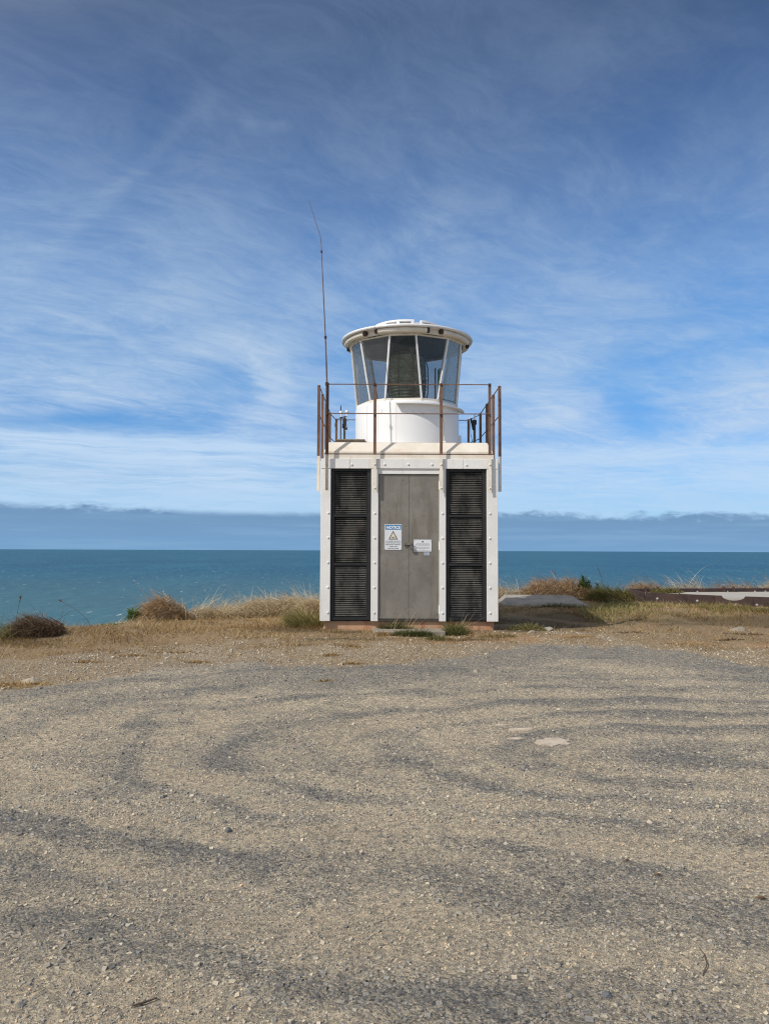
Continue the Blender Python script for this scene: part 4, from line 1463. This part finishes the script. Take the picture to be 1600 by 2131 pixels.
# ------------------------------------------------------------------ grass
def grass_mat(name, stops, trans=.25):
    m, N, p, out, pos = mat_new(name)
    c = N.ramp(N.attr('tint'), stops)
    N.l.new(c, p.inputs['Base Color'])
    p.inputs['Roughness'].default_value = .8
    p.inputs['Specular IOR Level'].default_value = .2
    tl_ = N.node('ShaderNodeBsdfTranslucent')
    N.l.new(c, tl_.inputs[0])
    mx = N.node('ShaderNodeMixShader')
    mx.inputs[0].default_value = trans
    N.l.new(p.outputs[0], mx.inputs[1])
    N.l.new(tl_.outputs[0], mx.inputs[2])
    N.l.new(mx.outputs[0], out.inputs[0])
    return m


G_STRAW = grass_mat("bleached straw grass", [(0, (.18, .12, .065)), (.35, (.40, .30, .17)), (.7, (.60, .49, .32)), (1, (.76, .66, .48))])
G_RUSSET = grass_mat("russet dry grass", [(0, (.10, .055, .026)), (.4, (.27, .155, .07)), (.75, (.46, .30, .15)), (1, (.64, .50, .30))])
G_SHORT = grass_mat("short dry turf", [(0, (.14, .085, .035)), (.4, (.31, .20, .085)), (.75, (.46, .32, .15)), (1, (.54, .42, .24))])
G_GREEN = grass_mat("dull green grass", [(0, (.045, .055, .016)), (.45, (.10, .115, .035)), (.8, (.20, .19, .07)), (1, (.36, .30, .14))])
G_YELLOW = grass_mat("yellow green long grass", [(0, (.09, .085, .028)), (.4, (.20, .18, .06)), (.75, (.34, .29, .115)), (1, (.50, .42, .22))])
G_DARK = grass_mat("dark brown thatch", [(0, (.05, .031, .02)), (.5, (.13, .082, .052)), (.85, (.26, .18, .11)), (1, (.40, .30, .19))])
G_LEAF = grass_mat("bright green leaves", [(0, (.035, .06, .015)), (.6, (.10, .17, .03)), (1, (.22, .31, .07))])


def blades(x, y, z, length, az, lean, width, curl, nseg=4, twist=None):
    """numpy ribbons: root, length, heading of the lean, lean (0 upright..1.4 flat), extra curl to the tip"""
    n = len(x)
    t = np.linspace(0, 1, nseg + 1)
    P = np.zeros((n, nseg + 1, 3))
    P[:, 0] = np.stack([x, y, z], 1)
    for k in range(1, nseg + 1):
        th = lean + curl * t[k]
        seg = (length / nseg)[:, None] * np.stack([np.sin(th) * np.sin(az), np.sin(th) * np.cos(az), np.cos(th)], 1)
        P[:, k] = P[:, k - 1] + seg
    wa = rng.uniform(0, 2 * np.pi, n) if twist is None else twist
    wd = np.stack([np.cos(wa), np.sin(wa), np.zeros(n)], 1)
    wk = np.array([1, 1, .9, .65, .15]) if nseg == 4 else np.linspace(1, .15, nseg + 1)
    off = wd[:, None] * (width[:, None] * wk[None])[:, :, None] * .5
    V = np.stack([P - off, P + off], 2).reshape(n, -1, 3)
    q = np.array([(2 * k, 2 * k + 1, 2 * k + 3, 2 * k + 2) for k in range(nseg)])
    Q = (q[None] + 2 * (nseg + 1) * np.arange(n)[:, None, None]).reshape(-1, 4)
    return V.reshape(-1, 3), Q, 2 * (nseg + 1)


def merge(parts):
    Vs, Qs, Ts, o = [], [], [], 0
    for V, Q, T in parts:
        Vs.append(V); Qs.append(Q + o); Ts.append(T)
        o += len(V)
    return np.concatenate(Vs), np.concatenate(Qs), np.concatenate(Ts)


def clump(name, label, cat, cx_, cy_, rx, ry, h, n, mat, wind=None, lean=(.3, 1.2), curl=(.3, 1.2), width=.006, tint=(.1, .95), group=None, radial=.35, zoff=0.0, dome=0.0, spray=0):
    a, r = rng.uniform(0, 2 * np.pi, n), np.sqrt(rng.uniform(0, 1, n))
    x, y = cx_ + rx * r * np.cos(a), cy_ + ry * r * np.sin(a)
    z = gz(x, y) - .01 + zoff + dome * np.sqrt(np.clip(1 - r * r, 0, 1)) * rng.uniform(.25, 1.0, n) * (.75 + .5 * vnoise(x * 4, y * 4, 97))
    head = np.arctan2(np.cos(a), np.sin(a))
    wd_ = rng.uniform(0, 2 * np.pi, n) if wind is None else wind + rng.normal(0, .55, n)
    hx, hy = radial * np.sin(head) + (1 - radial) * np.sin(wd_), radial * np.cos(head) + (1 - radial) * np.cos(wd_)
    az = np.arctan2(hx, hy) + rng.normal(0, .35, n)
    ln_ = h * rng.uniform(.55, 1.25, n) * (1.15 - .45 * r)
    le = rng.uniform(lean[0], lean[1], n) * ((.35 + .65 * r) if dome == 0 else 1)
    cu = rng.uniform(curl[0], curl[1], n)
    V, Q, k = blades(x, y, z, ln_, az, le, width * rng.uniform(.6, 1.3, n), cu)
    T = np.repeat(np.clip(rng.uniform(tint[0], tint[1], n), 0, 1), k)
    if spray:
        a2, r2 = rng.uniform(0, 2 * np.pi, spray), np.sqrt(rng.uniform(0, 1, spray))
        x2, y2 = cx_ + rx * r2 * np.cos(a2), cy_ + ry * r2 * np.sin(a2)
        z2 = gz(x2, y2) + zoff + dome * np.sqrt(np.clip(1 - r2 * r2, 0, 1)) * rng.uniform(.3, .9, spray)
        V2, Q2, k2 = blades(x2, y2, z2, (h + .12) * rng.uniform(.7, 1.5, spray), (wind or 0) + rng.normal(0, 1.1, spray), rng.uniform(.1, 1.1, spray),
                            width * rng.uniform(.5, .9, spray), rng.uniform(.5, 1.9, spray))
        V, Q, T = merge([(V, Q, T), (V2, Q2, np.repeat(rng.uniform(.45, 1, spray), k2))])
    me = fast_mesh(name, V, Q, dict(tint=T))
    o = link(name, me, mat)
    # put the origin at the base of the clump
    org = Vector((cx_, cy_, gzs(cx_, cy_)))
    me.transform(Matrix.Translation(-org))
    o.location = org
    return tag(o, label, cat, group)


def turf(name, label, x, y, h, mat, width=.006, lean=(.2, 1.2), tint=None, curl=(.1, .8)):
    n = len(x)
    t = tint if tint is not None else rng.uniform(0, 1, n)
    V, Q, k = blades(x, y, gz(x, y) - .004, h, rng.uniform(0, 2 * np.pi, n), rng.uniform(lean[0], lean[1], n), width * rng.uniform(.6, 1.3, n), rng.uniform(curl[0], curl[1], n), 2)
    me = fast_mesh(name, V, Q, dict(tint=np.repeat(np.clip(t, 0, 1), k)))
    o = link(name, me, mat)
    return tag(o, label, None, None, 'stuff')


def inside_building(x, y, pad=.0):
    return (x > XL - pad) & (x < XR + pad) & (y > 11.33 - pad) & (y < YB + pad)


# short dry turf over the verge
n = 220000
x = rng.uniform(-8.5, 9.0, n)
y = np.interp(x, GEX, GEY) + rng.uniform(-.1, 7.5, n)
g_, d_, gr_ = masks(x, y)
ed = edge(x) - y
pn = fbm(x * 2.3, y * 3.4, 71, 4)
dens = (sst(.50, .64, pn) * .5 + gr_ * sst(.30, .5, pn) * .9) * (1 - .72 * sst(1.2, 2.2, x) * sst(14.2, 13.0, y))
dens = dens * (1 - .65 * sst(1.5, .3, y - np.interp(x, BEX, BEY)) * (.4 + .9 * vnoise(x * 1.3, y * 1.8, 161)))
sh = sst(.2, 1.4, x - 1.6) * sst(3.2, 2.0, np.abs(y - 12.6) + 1.2)
keep = (rng.uniform(0, 1, n) < dens * d_) & (ed > -.6) & ~inside_building(x, y, .02)
keep &= ~((x > 2.2) & (x < 4.0) & (y > 14.8) & (y < 16.2)) & ~((x > -.16) & (x < .85) & (y > 10.9) & (y < 11.4))
keep &= ~((y > 15.7 - .525 * (x - 5.13)) & (x > 5.1))
x, y = x[keep], y[keep]
turf("dry_grass", "short brown dry turf over the verge and headland", x, y, rng.uniform(.025, .095, len(x)) * (.6 + .8 * vnoise(x * 2.1, y * 2.1, 91)), G_SHORT, .008, tint=np.clip(rng.uniform(0, 1, len(x)) + (fbm(x * 1.5, y * 1.5, 77, 3) - .5) * .9 - .55 * spots(x, y, OLIVE_SHADE), 0, 1))  # tint lowered in those spots, also darkening turf within the tower's shadow

# long yellow green grass before the ring wall
n = 16000
x = rng.uniform(3.4, 9.5, n)
line = np.interp(x, [3.4, 4.2, 5.13, 7.05, 9.5], [14.6, 15.2, 15.55, 14.5, 13.2])
y = line - .42 - np.abs(rng.normal(0, .70, n))
pn = fbm(x * 1.6, y * 1.6, 81, 3)
keep = rng.uniform(0, 1, n) < sst(.28, .6, pn) * 1.1
x, y, line = x[keep], y[keep], line[keep]
hh = rng.uniform(.06, .23, len(x)) * (1.05 - .38 * np.clip(line - y, 0, 2)) * (1 - .35 * sst(5.6, 7.5, x))
turf("long_grass", "yellow green long grass in front of the rusty ring wall", x, y, hh, G_YELLOW, .008, (.05, .7), curl=(.2, 1.1),
     tint=np.clip(rng.uniform(0, 1, len(x)) * .8 + .25 - .45 * sst(5.4, 7.0, x), 0, 1))

# ragged fringe that ties the clumps together along the cliff edge
n = 30000
x = np.concatenate([rng.uniform(-6.5, -1.0, n // 2), rng.uniform(1.7, 10.5, n // 2)])
y = edge(x) - np.abs(rng.normal(0, .55, n)) + .1
pn = fbm(x * 1.9, y * 1.9, 141, 4)
keep = (rng.uniform(0, 1, n) < sst(.36, .62, pn)) & ~((y > 15.5 - .525 * (x - 5.13)) & (x > 5.0) & (y < 18.1)) & ~inside_building(x, y, .05)
x, y = x[keep], y[keep]
turf("edge_grass", "ragged dry grass along the cliff edge", x, y, rng.uniform(.05, .18, len(x)) * (.4 + 1.0 * vnoise(x * 1.7, y * 1.7, 151)), G_STRAW, .007, (.2, 1.4), curl=(.2, 1.3),
     tint=np.clip(rng.beta(1.3, 1.6, len(x)), 0, 1))

# banks and clumps along the cliff edge; each one a thing
W_ = -1.9
FLOP = dict(lean=(.7, 1.6), curl=(.2, 1.1))
clump("grass_clump", "dark brown domed grass clump at the far left cliff edge", "grass clump", -4.62, 10.75, .36, .30, .20, 3000, G_DARK, W_, width=.008, dome=.24, spray=160, **FLOP)
clump("grass_clump", "sparse greyish green grass at the left picture edge beside the dark clump", "grass clump", -5.15, 10.6, .40, .30, .30, 1000, G_YELLOW, W_, (.5, 1.4), (.2, .9), .006, dome=.10, tint=(0, .7), spray=40)
clump("grass_clump", "russet domed grass clump on the cliff edge left of the lighthouse", "grass clump", -3.55, 12.95, .42, .40, .24, 3200, G_RUSSET, W_, width=.008, dome=.34, tint=(.25, 1), spray=160, **FLOP)
clump("grass_clump", "pale straw grass falling to the right of the russet clump", "grass clump", -3.0, 13.4, .48, .35, .32, 1300, G_STRAW, -W_, width=.008, dome=.18, tint=(.2, 1), spray=200, **FLOP)
clump("grass_clump", "low thin straw tuft between the two straw banks on the left cliff edge", "grass clump", -2.45, 13.9, .50, .40, .28, 1200, G_STRAW, W_, width=.008, dome=.14, spray=260, **FLOP)
clump("grass_bank", "wide pale straw grass bank beside the left wall of the lighthouse", "grass bank", -1.75, 14.3, .80, .5, .30, 4000, G_STRAW, W_, width=.008, dome=.27, tint=(.15, 1), spray=420, **FLOP)
clump("grass_bank", "tawny grass bank at the left wall behind the green tuft", "grass bank", -1.12, 13.5, .32, .45, .28, 1800, G_STRAW, W_, width=.008, dome=.34, tint=(0, .8), spray=150, **FLOP)
clump("grass_tuft", "green and straw tuft at the left foot of the lighthouse", "grass tuft", -1.15, 12.0, .28, .36, .34, 1500, G_YELLOW, W_, (.2, 1.2), (.3, 1.2), .007, tint=(.05, .95), spray=60)
clump("leafy_plant", "bright green leafy weed at the left side of the russet clump", "plant", -3.95, 12.65, .10, .10, .10, 200, G_LEAF, None, (.2, 1.2), (.3, 1.0), .022, dome=.24)
clump("leafy_plant", "low yellow green creeper on the ground left of the russet clump", "plant", -4.2, 12.2, .22, .14, .07, 260, G_LEAF, None, (.5, 1.3), (.2, .8), .018, tint=(.3, 1))
clump("grass_tuft", "dark weeds on the back of the concrete step against the doors", "grass tuft", .16, 11.30, .24, .03, .13, 520, G_GREEN, None, (.2, 1.4), (.2, 1.2), .006, (0, .9), zoff=.03)
clump("grass_tuft", "dark green weeds along the front face of the concrete step", "grass tuft", .40, 10.86, .30, .07, .11, 1100, G_GREEN, None, (.2, 1.4), (.3, 1.3), .006, (0, .7), dome=.05)
clump("grass_tuft", "thin straw tuft before the left end of the concrete step", "grass tuft", -.02, 10.88, .14, .06, .10, 380, G_SHORT, None, (.3, 1.4), (.3, 1.1), .006, (0, .9))
clump("grass_tuft", "bushy green tuft at the right end of the concrete step", "grass tuft", .98, 11.08, .15, .12, .20, 900, G_GREEN, None, (.1, 1.1), (.3, 1.2), .006, (.1, 1))
clump("grass_tuft", "low green tuft on the soil right of the step tuft", "grass tuft", .72, 10.68, .16, .08, .09, 380, G_GREEN, None, (.3, 1.3), (.3, 1.1), .007, (.1, .9))
clump("grass_tuft", "pale arching dry stems before the right louvre", "grass tuft", 1.08, 11.22, .10, .05, .36, 40, G_STRAW, 1.5, (.1, .7), (.6, 1.9), .005)
clump("grass_tuft", "thin dry stems standing up before the door seam", "grass tuft", .28, 11.24, .22, .05, .40, 40, G_STRAW, 1.5, (.1, .9), (.2, 1.2), .0035, (.2, .7))
clump("grass_tuft", "olive grassy hump at the right foot of the lighthouse", "grass tuft", 2.02, 11.45, .28, .16, .09, 900, G_YELLOW, None, (.4, 1.4), (.3, 1.0), .006, (.0, .8), dome=.08)
clump("grass_tuft", "small olive tuft on orange soil right of the lighthouse", "grass tuft", 1.55, 10.85, .25, .10, .06, 420, G_YELLOW, None, (.4, 1.4), (.3, 1.0), .006, (.0, .7), dome=.03)
clump("grass_bank", "pale straw grass bank behind the concrete slab at its left end", "grass bank", 2.45, 16.9, .75, .45, .30, 2600, G_STRAW, W_, width=.008, dome=.24, tint=(.1, 1), spray=320, **FLOP)
clump("grass_bank", "broad russet grass bank behind the concrete slab", "grass bank", 3.75, 16.9, .95, .5, .28, 6000, G_RUSSET, W_, width=.008, dome=.42, tint=(.35, 1), spray=350, **FLOP)
clump("grass_clump", "dark olive grass between the slab and the ring wall", "grass clump", 4.62, 16.3, .46, .45, .30, 3000, G_YELLOW, W_, (.4, 1.4), (.3, 1.1), .007, (.0, .75), dome=.22, spray=70)
clump("grass_clump", "low tawny grass before the dark corner of the ring wall", "grass clump", 4.45, 15.1, .50, .3, .16, 1300, G_YELLOW, W_, (.3, 1.2), (.3, 1.1), .007, (.3, 1))
clump("grass_clump", "dark weeds hanging over the near edge of the concrete slab", "grass clump", 3.25, 14.78, .55, .10, .13, 900, G_GREEN, None, (.3, 1.4), (.3, 1.1), .007, (0, .5))
clump("grass_clump", "straw grass tuft behind the left corner of the ring wall", "grass clump", 5.95, 18.2, .45, .3, .30, 1500, G_RUSSET, W_, width=.008, dome=.34, tint=(.4, 1), spray=160, **FLOP)
clump("grass_clump", "tall straw stems behind the middle of the ring wall", "grass clump", 6.9, 18.4, .60, .3, .36, 900, G_STRAW, W_, width=.007, dome=.28, spray=200, **FLOP)
clump("grass_clump", "olive shrub of grass growing inside the ring wall", "grass clump", 5.95, 16.9, .36, .18, .14, 1200, G_YELLOW, None, (.3, 1.4), (.3, 1.0), .008, (0, .7), dome=.10, zoff=.10)
clump("grass_clump", "low russet grass behind the ring wall right of its middle", "grass clump", 8.2, 18.6, .65, .3, .28, 1400, G_RUSSET, W_, width=.008, dome=.30, tint=(.4, 1), spray=160, **FLOP)
clump("grass_clump", "straw grass behind the ring wall at the right picture edge", "grass clump", 9.5, 18.7, .80, .3, .34, 2000, G_STRAW, W_, width=.008, dome=.34, tint=(.1, 1), spray=260, **FLOP)
clump("grass_clump", "dark green stems before the ring wall at the right picture edge", "grass clump", 7.15, 14.2, .26, .25, .30, 450, G_GREEN, W_, (.1, 1.0), (.2, 1.0), .006, (0, .9))
clump("grass_tuft", "flat dry tuft round the pale rock at the far left of the yard", "grass tuft", -3.58, 7.95, .34, .14, .07, 900, G_SHORT, None, (.6, 1.4), (.2, .6), .007, (.4, 1))
clump("grass_tuft", "flat dry tuft at the left picture edge of the yard", "grass tuft", -4.05, 8.05, .28, .14, .06, 600, G_SHORT, None, (.6, 1.4), (.2, .6), .007, (.4, 1))
# flat dry tufts strewn on the pale gravel in front of the lighthouse
k = 0
place = ["left of the step, nearest the yard", "left of the step on pale gravel", "before the left louvre, the largest", "before the left corner of the lighthouse", "on the grey gravel edge left of centre",
         "far left on pale gravel", "left verge, halfway to the cliff edge", "left verge close to the yard", "in line with the russet clump"]
for (px, py, rx, ry), pl_ in zip([(-.36, 9.02, .16, .05), (-.62, 9.45, .14, .06), (-.45, 10.05, .30, .10), (-1.05, 10.15, .26, .10), (-.60, 8.15, .13, .03), (-3.35, 9.0, .22, .05), (-2.5, 9.65, .30, .07), (-2.1, 9.0, .20, .05), (-2.9, 9.35, .26, .06)], place):
    clump("grass_tuft", "flat brown dry tuft " + pl_, "grass tuft", px, py, rx, ry, .05, 420, G_SHORT, None, (.6, 1.4), (.2, .6), .007, (0, .9))


for px, py, rx, ry, lb in ((3.45, 11.2, .30, .05, "thin dark flat tuft right of the shadow tip"), (4.6, 10.7, .22, .05, "dark flat tuft on the right verge nearest the yard"),
                           (5.1, 11.3, .35, .07, "dark flat tuft on the right verge below the ring wall"), (3.9, 10.3, .45, .06, "long flat dry tuft along the yard edge at right"),
                           (2.6, 10.75, .25, .08, "flat brown tuft between the orange soil and the shadow")):
    clump("grass_tuft", lb, "grass tuft", px, py, rx, ry, .05, 420, G_DARK if "dark" in lb else G_SHORT, None, (.6, 1.4), (.2, .6), .007, (.1, 1))


# single seed stalks against the sea
def stalk(x, y, h, lean, label, head=.10, mat=None):
    z = gzs(x, y)
    t = thing("seed_stalk", label, "grass stalk", (x, y, z))
    path = [(x + lean * (k / 6) ** 2, y, z + h * k / 6) for k in range(7)]
    MB().tube(path, [.004, .0038, .0035, .003, .0028, .0025, .002], 5).build("stem", M_TWIG, t)
    tip = Vector(path[-1])
    dr_ = (tip - Vector(path[-2])).normalized()
    n = 60
    f = rng.uniform(0, 1, n)
    c = np.array(tip)[None] - np.array(dr_)[None] * (head * f)[:, None]
    V, Q, k = blades(c[:, 0], c[:, 1], c[:, 2], rng.uniform(.02, .05, n), rng.uniform(0, 6.28, n), rng.uniform(.2, 1.3, n), np.full(n, .006), rng.uniform(0, .6, n), 2)
    link("seed_head", fast_mesh("seed_head", V, Q, dict(tint=np.repeat(rng.uniform(0, .8, n), k))), G_RUSSET, t)


stalk(4.65, 16.9, .72, -.16, "tall feathery seed stalk above the green bush behind the slab", .26)
stalk(3.85, 17.1, .58, -.28, "bent russet seed stalk leaning over the russet bank", .14)
stalk(-4.45, 12.2, .45, -.5, "long arching stalk reaching left from the russet clump", .05)
stalk(-5.2, 10.8, .62, -.10, "upright grey stalk at the left picture edge, the taller one", .08)
stalk(-5.0, 10.9, .52, .06, "upright grey stalk at the left picture edge, the shorter one", .07)
clump("leafy_plant", "small dark green bush on top of the russet bank behind the slab", "plant", 4.15, 16.6, .13, .11, .10, 380, G_LEAF, None, (.0, 1.2), (.3, 1.2), .020, (0, .3), dome=.28, zoff=.18)
clump("leafy_plant", "tiny green sprig right of the small dark green bush", "plant", 4.42, 16.6, .06, .05, .10, 160, G_LEAF, None, (.0, 1.0), (.3, 1.2), .018, (0, .3), dome=.34, zoff=.05)
